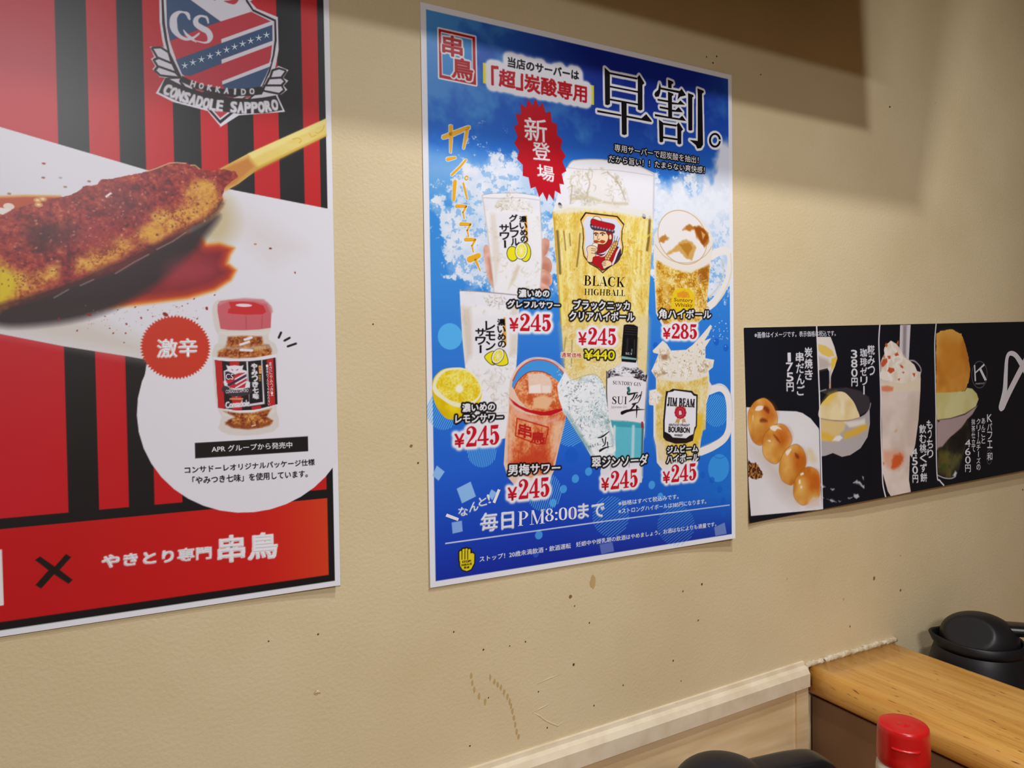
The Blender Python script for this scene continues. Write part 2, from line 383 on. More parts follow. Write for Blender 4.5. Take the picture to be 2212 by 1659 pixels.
for a in np.linspace(-PI / 2 - 0.95, -PI / 2 + 0.16, 18):
    rr = R * 0.985; q = 0.0026 * min(1.0, 6 * min(a + PI / 2 + 0.95, -PI / 2 + 0.16 - a) + 0.25)
    rings.append([(math.cos(a) * (rr + q * math.cos(t)), math.sin(a) * (rr + q * math.cos(t)), hb - 0.0205 + 0.0016 * math.sin(t)) for t in np.linspace(0, 2 * PI, 11)[:-1]])
bm.free(); bobj('thumb_lip', loft(rings), M_RED, cap, True)
bm, _ = lathe([(R * 0.96, hb - 0.0228), (R * 1.0, hb - 0.0226), (R * 1.0, hb - 0.0220), (R * 0.96, hb - 0.0218)], 72, False, False)

# ------------------------------------------------------------------ printed sheets
# A Sheet is a fine mesh of paper; its 'ink' colour layer is printed by the drawing calls below, in metres on the sheet.
# Printed pictures become parts of the poster (regions of the same paper), lettering is a thin layer of its own.
rngT = np.random.default_rng(7).random((256, 256))
def vnoise(x, z, s, seed=0):
    X = x / s + seed * 17.3; Z = z / s + seed * 9.1
    i = np.floor(X).astype(int); j = np.floor(Z).astype(int); u = X - i; v = Z - j
    u = u * u * (3 - 2 * u); v = v * v * (3 - 2 * v)
    a = rngT[i & 255, j & 255]; b = rngT[(i + 1) & 255, j & 255]; c = rngT[i & 255, (j + 1) & 255]; d = rngT[(i + 1) & 255, (j + 1) & 255]
    return (a * (1 - u) + b * u) * (1 - v) + (c * (1 - u) + d * u) * v
def fbm(x, z, s, seed=0, o=4):
    t = 0; a = 0.5; n = 0
    for k in range(o):
        t = t + a * vnoise(x, z, s / 2 ** k, seed + k); n += a; a *= 0.55
    return t / n
def mixc(c0, c1, t): return np.asarray(c0, float) * (1 - t[..., None]) + np.asarray(c1, float) * t[..., None]
def ramp(t, *stops):
    t = np.asarray(t); out = np.zeros(t.shape + (3,)); ks = [s[0] for s in stops]
    for k in range(3): out[..., k] = np.interp(t, ks, [s[1][k] for s in stops])
    return out

FONT = {}
def glyphs(s):
    """triangles of a line of text set in the bundled typeface; height 1 = cap/kanji size"""
    if s in FONT: return FONT[s]
    cu = bpy.data.curves.new('t', 'FONT'); cu.body = s; cu.resolution_u = 3; cu.size = 1.0
    ob = bpy.data.objects.new('t', cu); COL.objects.link(ob)
    dg = bpy.context.evaluated_depsgraph_get(); me = ob.evaluated_get(dg).to_mesh()
    V = np.array([v.co[:2] for v in me.vertices]); me.calc_loop_triangles()
    T = np.array([t.vertices[:] for t in me.loop_triangles], int)
    ob.evaluated_get(dg).to_mesh_clear(); bpy.data.objects.remove(ob); bpy.data.curves.remove(cu)
    FONT[s] = (V, T); return V, T
def tess(polys):
    """outline polygons (N x 2 each) -> triangles"""
    Vs, Ts, n = [], [], 0
    for p in polys:
        t = geometry.tessellate_polygon([[Vector((q[0], q[1], 0)) for q in p]])
        Vs.append(np.asarray(p, float)); Ts += [[a + n for a in tri] for tri in t]; n += len(p)
    return np.concatenate(Vs), np.array(Ts, int)
def ribbon(pts, wds=None):
    """brush stroke: points (x, z[, width]) -> outline polygon"""
    p = np.asarray(pts, float)
    if wds is not None: p = np.column_stack([p, np.full(len(p), wds)])
    c = p[:, :2]; w = p[:, 2] / 2
    t = np.gradient(c, axis=0); t /= np.linalg.norm(t, axis=1)[:, None] + 1e-12; n = np.column_stack([-t[:, 1], t[:, 0]])
    L = c + n * w[:, None]; R = c - n * w[:, None]
    def capround(e, tt, ww):
        return [e + ww * (math.cos(a) * tt + math.sin(a) * np.array([-tt[1], tt[0]])) for a in (0.9, 0.0, -0.9)]
    end = capround(c[-1], t[-1], w[-1]); st = capround(c[0], -t[0], w[0])
    return np.array(list(L) + end + list(R[::-1]) + st)
def circ(x, z, rx, rz=None, n=28, a0=0):
    rz = rx if rz is None else rz
    return np.array([(x + rx * math.cos(a), z + rz * math.sin(a)) for a in np.linspace(a0, a0 + 2 * PI, n + 1)[:-1]])
# a small set of high-contrast serif figures and capitals (unit height), drawn as outlines
def _ser(x0, x1, z, h=0.035): return [(x0, z), (x1, z), (x1, z + h), (x0, z + h)]
def _stem(x, w=0.13, s=0.07): return [[(x, 0), (x + w, 0), (x + w, 1), (x, 1)], _ser(x - s, x + w + s, 0), _ser(x - s, x + w + s, 0.965)]
def _rb(*p, n=6): return ribbon(cm(p, n=n))
SERIF = {
 '2': (0.58, [circ(.14, .70, .085), _rb((.06, .70, .03), (.10, .88, .05), (.27, .975, .05), (.42, .88, .13), (.46, .72, .17), (.37, .50, .13), (.20, .28, .07), (.05, .09, .04)), [(.02, 0), (.02, .05), (.10, .15), (.26, .15), (.42, .13), (.49, .17), (.52, .29), (.55, .29), (.53, 0)]]),
 '4': (0.60, [[(.34, 0), (.47, 0), (.47, .98), (.43, .98), (.34, .86)], [(.44, .98), (.40, .98), (.01, .30), (.01, .25), (.05, .27)], _ser(.01, .59, .245, .06), _ser(.24, .57, 0)]),
 '5': (0.58, [[(.11, .98), (.49, .98), (.46, .83), (.30, .81), (.13, .84)], _ser(.10, .14, .48, .5), _rb((.11, .50, .03), (.22, .61, .05), (.36, .58, .12), (.44, .34, .19), (.38, .10, .12), (.24, .015, .05), (.11, .06, .04)), circ(.13, .17, .085)]),
 '8': (0.58, [_rb((.28, .985, .05), (.16, .90, .10), (.13, .76, .13), (.18, .62, .11), (.29, .52, .06)), _rb((.28, .985, .05), (.40, .90, .08), (.44, .76, .12), (.39, .62, .09), (.29, .52, .06)), _rb((.29, .545, .06), (.14, .44, .09), (.09, .26, .15), (.15, .08, .11), (.28, .015, .05)), _rb((.29, .545, .06), (.44, .42, .12), (.49, .25, .16), (.42, .08, .11), (.28, .015, .05))]),
 '0': (0.60, [_rb((.29, .985, .04), (.13, .84, .13), (.09, .5, .15), (.13, .16, .13), (.29, .015, .04)), _rb((.29, .985, .04), (.45, .84, .13), (.49, .5, .15), (.45, .16, .13), (.29, .015, .04))]),
 '3': (0.56, [circ(.13, .78, .075), _rb((.08, .8, .03), (.16, .95, .05), (.3, .96, .05), (.42, .8, .14), (.36, .60, .10), (.22, .53, .04)), _rb((.22, .53, .04), (.38, .46, .10), (.46, .27, .16), (.38, .07, .11), (.24, .015, .05), (.1, .08, .04)), circ(.12, .2, .08)]),
 ':': (0.24, [circ(.12, .12, .085), circ(.12, .6, .085)]),
 ' ': (0.25, []),
 'B': (0.62, _stem(.1) + [_rb((.18, .98, .04), (.36, .96, .06), (.46, .76, .14), (.36, .55, .06), (.18, .52, .04)), _rb((.18, .52, .04), (.40, .50, .06), (.52, .27, .15), (.38, .03, .06), (.18, .02, .04))]),
 'L': (0.56, _stem(.1) + [_ser(.16, .5, 0), [(.52, .26), (.55, 0), (.42, 0), (.44, .05)]]),
 'A': (0.66, [[(.30, 1), (.36, 1), (.62, 0), (.46, 0), (.27, .86)], [(.30, .97), (.27, .9), (.08, 0), (.04, 0)], _ser(.14, .46, .28), _ser(-.02, .18, 0), _ser(.38, .69, 0)]),
 'C': (0.66, [_rb((.56, .76, .03), (.47, .93, .05), (.33, .98, .05), (.14, .82, .13), (.09, .5, .17), (.14, .18, .13), (.33, .02, .05), (.50, .07, .05), (.58, .26, .03)), [(.54, .95), (.58, .95), (.58, .7), (.55, .7)]]),
 'K': (0.68, _stem(.1) + [[(.22, .42), (.56, .98), (.60, .98), (.25, .40)], [(.28, .50), (.36, .62), (.66, 0), (.49, 0)], _ser(.46, .68, .965), _ser(.42, .72, 0)]),
 'H': (0.74, _stem(.1, .12) + _stem(.50, .12) + [_ser(.16, .56, .48)]),
 'I': (0.34, _stem(.1)),
 'G': (0.70, [_rb((.56, .76, .03), (.47, .93, .05), (.33, .98, .05), (.14, .82, .13), (.09, .5, .17), (.14, .18, .13), (.33, .02, .05), (.52, .1, .05)), [(.48, .42), (.60, .42), (.60, .03), (.48, .06)], _ser(.40, .66, .4)]),
 'S': (0.52, [_rb((.42, .76, .03), (.36, .93, .05), (.25, .985, .05), (.10, .86, .10), (.13, .66, .15), (.30, .50, .17), (.42, .30, .15), (.40, .10, .09), (.25, .015, .05), (.10, .1, .04), (.05, .27, .03)), [(.40, .95), (.44, .95), (.44, .7), (.41, .7)], [(.04, .3), (.07, .3), (.07, .03), (.04, .03)]]),
 'U': (0.72, [[(.10, 1), (.22, 1), (.22, .3), (.10, .3)], _rb((.16, .34, .12), (.2, .12, .10), (.36, .02, .06), (.52, .12, .05), (.58, .34, .04), (.58, .98, .035)), _ser(.03, .29, .965), _ser(.48, .68, .965)]),
 'N': (0.74, [_ser(.12, .155, 0, 1), _ser(.58, .615, 0, 1), [(.10, 1), (.24, 1), (.615, 0), (.54, 0)], _ser(.03, .26, 0), _ser(.48, .70, .965)]),
 'T': (0.62, [[(.25, 0), (.37, 0), (.37, 1), (.25, 1)], _ser(.03, .59, .965), [(.03, 1), (.03, .74), (.06, .74), (.09, 1)], [(.59, 1), (.59, .74), (.56, .74), (.53, 1)], _ser(.17, .45, 0)]),
 'O': (0.70, [_rb((.34, .985, .05), (.14, .82, .13), (.09, .5, .16), (.14, .18, .13), (.34, .015, .05)), _rb((.34, .985, .05), (.54, .82, .13), (.59, .5, .16), (.54, .18, .13), (.34, .015, .05))]),
 'R': (0.66, _stem(.1) + [_rb((.18, .98, .04), (.38, .96, .06), (.50, .74, .14), (.38, .53, .06), (.18, .5, .04)), [(.30, .5), (.42, .5), (.66, 0), (.50, 0)], _ser(.5, .7, 0)]),
 'Y': (0.66, [[(.27, 0), (.39, 0), (.39, .45), (.27, .45)], [(.05, 1), (.19, 1), (.39, .42), (.28, .42)], [(.57, 1), (.61, 1), (.39, .42), (.34, .45)], _ser(.0, .26, .965), _ser(.48, .68, .965), _ser(.19, .47, 0)]),
 'J': (0.44, [[(.20, .2), (.33, .2), (.33, 1), (.20, 1)], _rb((.265, .24, .13), (.24, .06, .10), (.12, -.04, .05), (.04, .05, .04)), circ(.08, .1, .07), _ser(.12, .41, .965)]),
 'M': (0.88, [_ser(.12, .155, 0, 1), [(.10, 1), (.24, 1), (.46, .1), (.40, 0)], [(.72, 1), (.76, 1), (.44, 0), (.40, 0)], [(.64, 0), (.77, 0), (.77, 1), (.64, 1)], _ser(.03, .25, 0), _ser(.57, .84, 0), _ser(.70, .84, .965)]),
 'P': (0.60, _stem(.1) + [_rb((.18, .98, .04), (.38, .96, .06), (.50, .73, .14), (.38, .49, .06), (.18, .46, .04))]),
 'E': (0.58, _stem(.1) + [_ser(.16, .5, 0), _ser(.16, .5, .965), _ser(.16, .42, .49), [(.50, 1), (.53, .76), (.48, .97), (.4, 1)], [(.52, .25), (.55, 0), (.42, 0)], [(.40, .58), (.43, .58), (.43, .42), (.40, .42)]]),
}
def serif(s):
    key = 'serif ' + s
    if key in FONT: return FONT[key]
    polys = []; x = 0
    for ch in s:
        adv, ps = SERIF[ch]
        for p in ps: polys.append(np.asarray(p, float) + [x, 0])
        x += adv + 0.03
    FONT[key] = tess(polys); return FONT[key]

class Sheet:
    """paper of size (w, h) whose top left corner is at wall point `origin`, turned by `rot` in the wall plane"""
    def __init__(s, origin, w, h, rot=0.0, res=0.00075, curl=None, base=0.0012, m=None):
        s.m = m or M_PRINT
        s.o = np.array(origin, float); s.ca, s.sa = math.cos(rot), math.sin(rot); s.w, s.h = w, h
        s.nu, s.nv = int(round(w / res)) + 1, int(round(h / res)) + 1
        u = np.linspace(0, w, s.nu); v = np.linspace(-h, 0, s.nv)
        s.du, s.dv = u[1], v[1] - v[0]; s.u, s.v = u, v
        s.U, s.V = np.meshgrid(u, v); s.C = np.zeros((s.nv, s.nu, 3)); s.reg = np.zeros((s.nv, s.nu), int); s.regs = ['sheet']; s.cur = 0
        s.curl = curl or (lambda u, v: 0 * u); s.base = base; s.letters = {}; s.nl = 0; s.gid = None; s.gn = 0
    def loc(s, pts):
        d = np.asarray(pts, float)[:, :2] - s.o
        return np.column_stack([d[:, 0] * s.ca + d[:, 1] * s.sa, -d[:, 0] * s.sa + d[:, 1] * s.ca])
    def region(s, name):
        if name not in s.regs: s.regs.append(name)
        s.cur = s.regs.index(name)
    def on_sheet(s): s.cur = 0
    def win(s, p, m):
        i0 = max(0, int((p[:, 0].min() - m) / s.du)); i1 = min(s.nu, int((p[:, 0].max() + m) / s.du) + 2)
        j0 = max(0, int((p[:, 1].min() - m + s.h) / s.dv)); j1 = min(s.nv, int((p[:, 1].max() + m + s.h) / s.dv) + 2)
        return (slice(j0, max(j0, j1)), slice(i0, max(i0, i1)))
    def put(s, sl, a, col):
        if callable(col): col = col(s.U[sl], s.V[sl])
        col = np.asarray(col, float)
        s.C[sl] = s.C[sl] * (1 - a[..., None]) + col * a[..., None]
        if s.cur: s.reg[sl] = np.where(a > 0.5, s.cur, s.reg[sl])
    def sd(s, p, sl, closed=True):
        U, V = s.U[sl], s.V[sl]; d2 = np.full(U.shape, 1e9); ins = np.zeros(U.shape, bool); n = len(p)
        for k in range(n if closed else n - 1):
            a, b = p[k], p[(k + 1) % n]; e = b - a; L = e @ e + 1e-18
            t = np.clip(((U - a[0]) * e[0] + (V - a[1]) * e[1]) / L, 0, 1)
            d2 = np.minimum(d2, (U - a[0] - t * e[0]) ** 2 + (V - a[1] - t * e[1]) ** 2)
            if closed and a[1] != b[1]:
                c = ((a[1] > V) != (b[1] > V)) & (U < (b[0] - a[0]) * (V - a[1]) / (b[1] - a[1]) + a[0]); ins ^= c
        d = np.sqrt(d2)
        return np.where(ins, -d, d) if closed else d
    def poly(s, pts, col, soft=0.0, a=1.0, grow=0.0, smooth=False, rough=0.0, rs=0.006, local=False, mask=None):
        p = np.asarray(pts, float) if local else s.loc(pts)
        if smooth: p = cm(p, closed=True, n=5)
        sl = s.win(p, grow + soft + rough + 0.002)
        if s.U[sl].size == 0: return
        d = s.sd(p, sl) - grow
        if rough: d = d + (fbm(s.U[sl], s.V[sl], rs, 3, 3) - 0.5) * 2 * rough
        w_ = max(soft, s.du * 1.1)
        al = np.clip(0.5 - d / w_, 0, 1) * a
        if mask is not None: al = al * mask(s.U[sl], s.V[sl])
        s.put(sl, al, col)
    def ell(s, c, rx, rz, col, ang=0.0, **k):
        """c: wall point; radii in metres on the sheet"""
        p = circ(0, 0, rx, rz, 40); ca, sa = math.cos(ang), math.sin(ang)
        p = np.column_stack([p[:, 0] * ca - p[:, 1] * sa, p[:, 0] * sa + p[:, 1] * ca]) + s.loc([c])[0]
        s.poly(p, col, local=True, **k)
    def stroke(s, pts, wd, col, soft=0.0, a=1.0, smooth=False, closed=False):
        """line of width wd (metres, or one per point)"""
        p = s.loc(pts); wd = np.broadcast_to(np.asarray(wd, float), (len(p),)) / 2
        q = np.column_stack([p, wd])
        if smooth: q = cm(q, closed=closed, n=5)
        if closed: q = np.vstack([q, q[:1]])
        sl = s.win(q, q[:, 2].max() + soft + 0.002)
        if s.U[sl].size == 0: return
        U, V = s.U[sl], s.V[sl]; dm = np.full(U.shape, 1e9)
        for A, B in zip(q, q[1:]):
            e = B[:2] - A[:2]; t = np.clip(((U - A[0]) * e[0] + (V - A[1]) * e[1]) / (e @ e + 1e-18), 0, 1)
            dm = np.minimum(dm, np.hypot(U - A[0] - t * e[0], V - A[1] - t * e[1]) - (A[2] + t * (B[2] - A[2])))
        s.put(sl, np.clip(0.5 - dm / max(soft, s.du * 1.1), 0, 1) * a, col)
    # --- lettering
    def layer(s, part, V, T, col):
        if s.gid is None: s.gn += 1
        s.letters.setdefault((part, s.gn), []).append((V, T, col, s.nl)); s.nl += 1
    def joined(s):
        """with-block: everything set inside becomes one piece of lettering"""
        sh = s
        class G:
            def __enter__(g): g.o = sh.gid; sh.gid = 1; sh.gn += 0 if g.o else 1
            def __exit__(g, *a): sh.gid = g.o
        return G()
    def rast(s, V, T, sl):
        k = 2; j0, i0 = sl[0].start, sl[1].start; H = (sl[0].stop - j0) * k; Wd = (sl[1].stop - i0) * k
        m = np.zeros((H, Wd), bool); P = np.column_stack([(V[:, 0] / s.du - i0) * k, ((V[:, 1] + s.h) / s.dv - j0) * k])
        for t in T:
            a, b, c = P[t]; x0 = max(0, int(min(a[0], b[0], c[0]))); x1 = min(Wd, int(max(a[0], b[0], c[0])) + 2); y0 = max(0, int(min(a[1], b[1], c[1]))); y1 = min(H, int(max(a[1], b[1], c[1])) + 2)
            if x1 <= x0 or y1 <= y0: continue
            X = np.arange(x0, x1)[None, :]; Y = np.arange(y0, y1)[:, None]
            e0 = (b[0] - a[0]) * (Y - a[1]) - (b[1] - a[1]) * (X - a[0]); e1 = (c[0] - b[0]) * (Y - b[1]) - (c[1] - b[1]) * (X - b[0]); e2 = (a[0] - c[0]) * (Y - c[1]) - (a[1] - c[1]) * (X - c[0])
            m[y0:y1, x0:x1] |= ((e0 >= 0) & (e1 >= 0) & (e2 >= 0)) | ((e0 <= 0) & (e1 <= 0) & (e2 <= 0))
        return m
    def halo(s, V, T, rings):
        """rings: (radius, colour, softness), painted largest first under the letters"""
        mx = max(r + sf for r, c, sf in rings) + 0.002
        sl = s.win(V, mx)
        if s.U[sl].size == 0: return
        m = s.rast(V, T, sl)
        for r, c, sf in rings:
            R = r / s.du * 2; n = int(R); out = m.copy()
            for dy in range(-n, n + 1):
                w = int(math.sqrt(max(R * R - dy * dy, 0)))
                src = m[max(0, -dy):m.shape[0] - max(0, dy)]; row = src.copy()
                sft = 1; have = 0
                # horizontal spread by +-w through running maxima
                cs = np.cumsum(np.pad(src, ((0, 0), (w + 1, w))), axis=1)
                row = (cs[:, 2 * w + 1:] - cs[:, :-(2 * w + 1)]) > 0
                out[max(0, dy):out.shape[0] - max(0, -dy)] |= row[:, :out.shape[1]]
            f = out.astype(float); b = max(1, int(sf / s.du * 2 / 2))
            for _ in range(2 if sf > 0.001 else 1):
                for ax in (0, 1):
                    q = np.cumsum(np.pad(f, [(b + 1, b) if k == ax else (0, 0) for k in (0, 1)], mode='edge'), axis=ax)
                    f = (np.take(q, range(2 * b + 1, q.shape[ax]), ax) - np.take(q, range(0, q.shape[ax] - 2 * b - 1), ax)) / (2 * b + 1)
            f = f[:f.shape[0] // 2 * 2, :f.shape[1] // 2 * 2]; f = f.reshape(f.shape[0] // 2, 2, f.shape[1] // 2, 2).mean((1, 3))
            s.put(sl, np.clip(f * (1.0 if sf <= 0.001 else 1.25), 0, 1), c)
    def glyph(s, VT, BL, BR, TL, col, bold=0.0, halo=(), part='lettering'):
        """set glyph triangles into the box with the given wall corners"""
        V, T = VT; a, b, c = s.loc([BL, BR, TL]); lo = V.min(0); hi = V.max(0); q = (V - lo) / np.maximum(hi - lo, 1e-9)
        W = a + q[:, :1] * (b - a) + q[:, 1:] * (c - a)
        rings = list(halo) + ([(bold, col, 0.0)] if bold else [])
        if rings: s.halo(W, T, rings)
        if part: s.layer(part, W, T, col)
        return W, T
    def text(s, k, txt, BL, BR, TL, col, **kw):
        p = k([BL, BR, TL]); return s.glyph(serif(txt) if kw.pop('serif', False) else glyphs(txt), p[0], p[1], p[2], col, **kw)
    def vtext(s, k, txt, T0, T1, wd, col, wd1=None, **kw):
        """vertical column: T0 top centre, T1 bottom centre, wd character width, all in the enlargement's pixels"""
        with s.joined(): s._vtext(k, txt, T0, T1, wd, col, wd1, **kw)
    def _vtext(s, k, txt, T0, T1, wd, col, wd1, **kw):
        n = len(txt); T0 = np.array(T0, float); T1 = np.array(T1, float); st = (T1 - T0) / n
        for i, ch in enumerate(txt):
            c0 = T0 + st * (i + 0.06); c1 = T0 + st * (i + 0.94); hw = (wd + ((wd1 or wd) - wd) * i / max(n - 1, 1)) / 2
            if ch in 'ー－':
                hw *= 0.16
                V, T = glyphs('ー'); V = V[:, ::-1].copy(); VT = (V, T)
            else: VT = glyphs(ch)
            if ch in 'っッ、。': hw *= 0.62
            if ch == '1': hw *= 0.42
            p = k([(c1[0] - hw, c1[1]), (c1[0] + hw, c1[1]), (c0[0] - hw, c0[1])])
            s.glyph(VT, p[0], p[1], p[2], col, **kw)
    def shape(s, pts_list, col, part='lettering', halo=(), bold=0.0):
        VT = tess([s.loc(p) for p in pts_list]); rings = list(halo) + ([(bold, col, 0.0)] if bold else [])
        if rings: s.halo(VT[0], VT[1], rings)
        s.layer(part, VT[0], VT[1], col)
    # --- to mesh
    def world(s, u, v, lift):
        h = s.base + s.curl(u, v) + lift
        x = s.o[0] + u * s.ca - v * s.sa; z = s.o[1] + u * s.sa + v * s.ca
        k = 1 - h / EYE          # the sheet was measured where it is seen against the wall; bring the point onto the curled paper
        return np.stack([x * k, -h, z * k], -1)
    def build(s, root, lname):
        loc = np.array(root.location); lin = s2l(s.C)
        P = s.world(s.U.ravel(), s.V.ravel(), 0) - loc
        nu, nv = s.nu, s.nv; idx = np.arange(nu * nv).reshape(nv, nu)
        quads = np.stack([idx[:-1, :-1], idx[:-1, 1:], idx[1:, 1:], idx[1:, :-1]], -1).reshape(-1, 4)
        fr = s.reg[:-1, :-1].ravel()
        for k, name in enumerate(s.regs):
            q = quads[fr == k]
            if len(q) == 0: continue
            used, inv = np.unique(q, return_inverse=True); inv = inv.reshape(-1, 4)
            mesh_from(name, P[used], inv, lin.reshape(-1, 3)[used], root, s.m)
        # paper edge and back
        bu = np.concatenate([s.u, np.full(nv, s.w), s.u[::-1], np.zeros(nv)])[::12]; bv = np.concatenate([np.full(nu, -s.h), s.v, np.zeros(nu), s.v[::-1]])[::12]
        a = s.world(bu, bv, 0) - loc; b = s.world(bu, bv, -0.0006) - loc; n = len(a)
        bm = bmesh.new(); va = [bm.verts.new(p) for p in a]; vb = [bm.verts.new(p) for p in b]
        for i in range(n): bm.faces.new((va[i], va[(i + 1) % n], vb[(i + 1) % n], vb[i]))
        bobj('paper_edge', bm, M_PAPER, root)
        for (part, gn), L in s.letters.items():
            Vs, Ts, Cs, n = [], [], [], 0
            for V, T, c, lev in L:
                Vs.append(s.world(V[:, 0], V[:, 1], 0.00012 + 0.0000025 * lev)); Ts.append(T + n); Cs.append(np.broadcast_to(s2l(c), (len(V), 3))); n += len(V)
            V = np.concatenate(Vs) - loc; T = np.concatenate(Ts)
            e1 = V[T[:, 1]] - V[T[:, 0]]; e2 = V[T[:, 2]] - V[T[:, 0]]; fl = np.cross(e1, e2)[:, 1] > 0; T[fl] = T[fl][:, ::-1]
            mesh_from(part, V, T, np.concatenate(Cs), root, s.m)
def mesh_from(name, V, F, C, root, m):
    me = bpy.data.meshes.new(name); k = F.shape[1]; nf = len(F)
    me.vertices.add(len(V)); me.vertices.foreach_set('co', np.ascontiguousarray(V, np.float32).ravel())
    me.loops.add(nf * k); me.loops.foreach_set('vertex_index', np.ascontiguousarray(F, np.int32).ravel())
    me.polygons.add(nf); me.polygons.foreach_set('loop_start', np.arange(0, nf * k, k, dtype=np.int32))
    me.update(calc_edges=True)
    at_ = me.color_attributes.new('ink', 'FLOAT_COLOR', 'POINT'); c4 = np.ones((len(V), 4), np.float32); c4[:, :3] = C
    at_.data.foreach_set('color', c4.ravel())
    if k == 4: me.polygons.foreach_set('use_smooth', np.ones(nf, bool))
    return link(name, me, m, root)
WHITE = (228, 228, 236); BLK = (18, 17, 20)
def corner_curl(w, h, br=0.0, bl=0.0, b=0.0, r=0.0, tr=0.0):
    def f(u, v):
        U = np.clip(u / w, 0, 1); V = np.clip(-v / h, 0, 1)
        return b * V ** 4 + r * U ** 4 + br * (U * V) ** 6 + bl * ((1 - U) * V) ** 6 + tr * (U * (1 - V)) ** 6
    return f

# ================================================================== poster with the spiced chicken skewer (left)
def poster_skewer():
    X1, Z1 = 0.2060, -0.2527
    root = empty('skewer_poster', (-0.05, 0.0, 0.11), 'red and black striped poster with a spiced meat skewer and a seasoning jar', 'poster')
    S = Sheet((X1 - 0.360, Z1 + 0.728), 0.360, 0.728, curl=corner_curl(0.36, 0.728, br=0.0035, b=0.0015, r=0.001))
    A1, A2, A3 = K(0, 0, 2.9105), K(0, 570, 2.9105), K(0, 1000, 2.9105)
    CR, SK, JT, JL = K(310, 0, 6.506), K(0, 300, 4.608), K(440, 630, 9.217), K(440, 770, 9.217)
    RED = (194, 18, 28); RED2 = (188, 26, 42); ORG = (200, 46, 26); B = (19, 17, 21)
    S.C[:] = WHITE
    # printed field inside the white margin
    def red(u, v): return ramp((u / 0.36) * 0.6 + 0.4 * np.clip(-v / 0.728, 0, 1), (0, (194, 26, 48)), (0.6, RED), (1, (194, 30, 26)))
    L0 = X1 - 0.0062
    S.poly([(X1 - 0.36 - 0.01, 0.6), (L0, 0.6), (L0, Z1 + 0.0062), (X1 - 0.37, Z1 + 0.0062)], B)
    xs = [A1([(x, 1000)])[0][0] for x in (370, 565, 755, 917, 1095, 1266, 1436, 1598, 1757, 1910, 2012)]
    zb = A3([(440, 323), (1155, 236)])[:, 1].mean()
    wb = xs[1] - xs[0]
    reds = [(xs[0] - 2.0, xs[0])] + [(xs[i], xs[i + 1]) for i in range(1, 10, 2)]
    for a, b in reds: S.poly([(a, 0.6), (b, 0.6), (b, zb), (a, zb)], red)
    zt = A3([(0, 455), (2055, 190)])[:, 1].mean(); zl = A3([(0, 1000), (2068, 705)])[:, 1].mean(); xr = A3([(2062, 450)])[0][0]
    S.poly([(X1 - 0.4, zt), (xr, zt), (xr, zl), (X1 - 0.4, zl)], lambda u, v: ramp(u / 0.36, (0.2, (190, 16, 24)), (0.75, (200, 26, 24)), (1, (212, 66, 28))))
    # white plate that crosses the picture
    PL = (223, 222, 232)
    up = A1([(-60, 780), (913, 1066), (1475, 1196), (2062, 1312), (2130, 1325)])
    lowp = A2([(2130, 1240), (2106, 1262), (1950, 1420), (880, 900), (925, 603), (795, 580), (410, 520), (0, 440), (-60, 428)])
    S.region('plate_picture')
    S.poly(np.concatenate([up, lowp]), lambda u, v: mixc((219, 219, 230), (226, 225, 234), np.clip(u / 0.36, 0, 1)))
    S.poly(np.concatenate([A1([(1380, 1350), (1470, 1290), (1700, 1420), (1900, 1560), (1700, 1650)])]), (214, 206, 206), soft=0.03, a=0.6)
    S.poly(A1([(1190, 1300), (1420, 1240), (1480, 1420), (1400, 1540), (1270, 1500)]), (198, 182, 142), soft=0.022, a=0.9, smooth=True)
    S.poly(A2([(0, 320), (500, 330), (900, 480), (930, 600), (700, 560), (300, 480), (0, 425)]), (206, 196, 184), soft=0.02, a=0.7)
    # circle at the lower right
    c3 = A2([(860, 950), (1520, 1565), (2105, 1265)])
    (ax, ay), (bx, by), (cx, cy) = c3; d = 2 * (ax * (by - cy) + bx * (cy - ay) + cx * (ay - by))
    ux = ((ax * ax + ay * ay) * (by - cy) + (bx * bx + by * by) * (cy - ay) + (cx * cx + cy * cy) * (ay - by)) / d
    uz = ((ax * ax + ay * ay) * (cx - bx) + (bx * bx + by * by) * (ax - cx) + (cx * cx + cy * cy) * (bx - ax)) / d
    S.ell((ux, uz), math.hypot(ax - ux, ay - uz), math.hypot(ax - ux, ay - uz), (225, 224, 233))
    S.poly([(L0, 0.6), (L0, A1([(2062, 1312)])[0][1]), (X1 + .01, A1([(2062, 1312)])[0][1]), (X1 + .01, .6)], WHITE)
    S.poly([(L0, A2([(2103, 1262)])[0][1]), (X1 + .01, A2([(2103, 1262)])[0][1]), (X1 + .01, Z1 - .01), (L0, Z1 - .01)], WHITE)

    # ---- skewer of minced meat with sauce
    S.region('skewer_picture')
    pool = A1([(1270, 1490), (1300, 1538), (1380, 1530), (1470, 1560), (1445, 1600), (1425, 1660)])
    pool2 = A2([(1440, 5), (1482, 40), (1450, 100), (1350, 165), (1180, 215), (800, 262), (400, 300), (0, 305), (-40, 300)])
    back = A1([(-40, 1620), (400, 1600), (900, 1500), (1150, 1450)])
    P = np.concatenate([pool, pool2, back])
    S.poly(P, (226, 150, 50), soft=0.004, grow=0.0012, smooth=False)
    S.poly(P, (196, 60, 30), soft=0.005, grow=-0.0015)
    S.poly(P, lambda u, v: mixc((150, 28, 34), (98, 24, 32), fbm(u, v, 0.03, 4)), soft=0.010, grow=-0.006)
    S.poly(SK([(2180, 760), (1900, 900), (1500, 1120), (1200, 1290), (800, 1420), (400, 1570), (0, 1690), (0, 1860), (600, 1830), (1100, 1700), (1500, 1480), (1800, 1250), (2020, 1000)]), (38, 26, 32), soft=0.009, a=0.95, smooth=True)
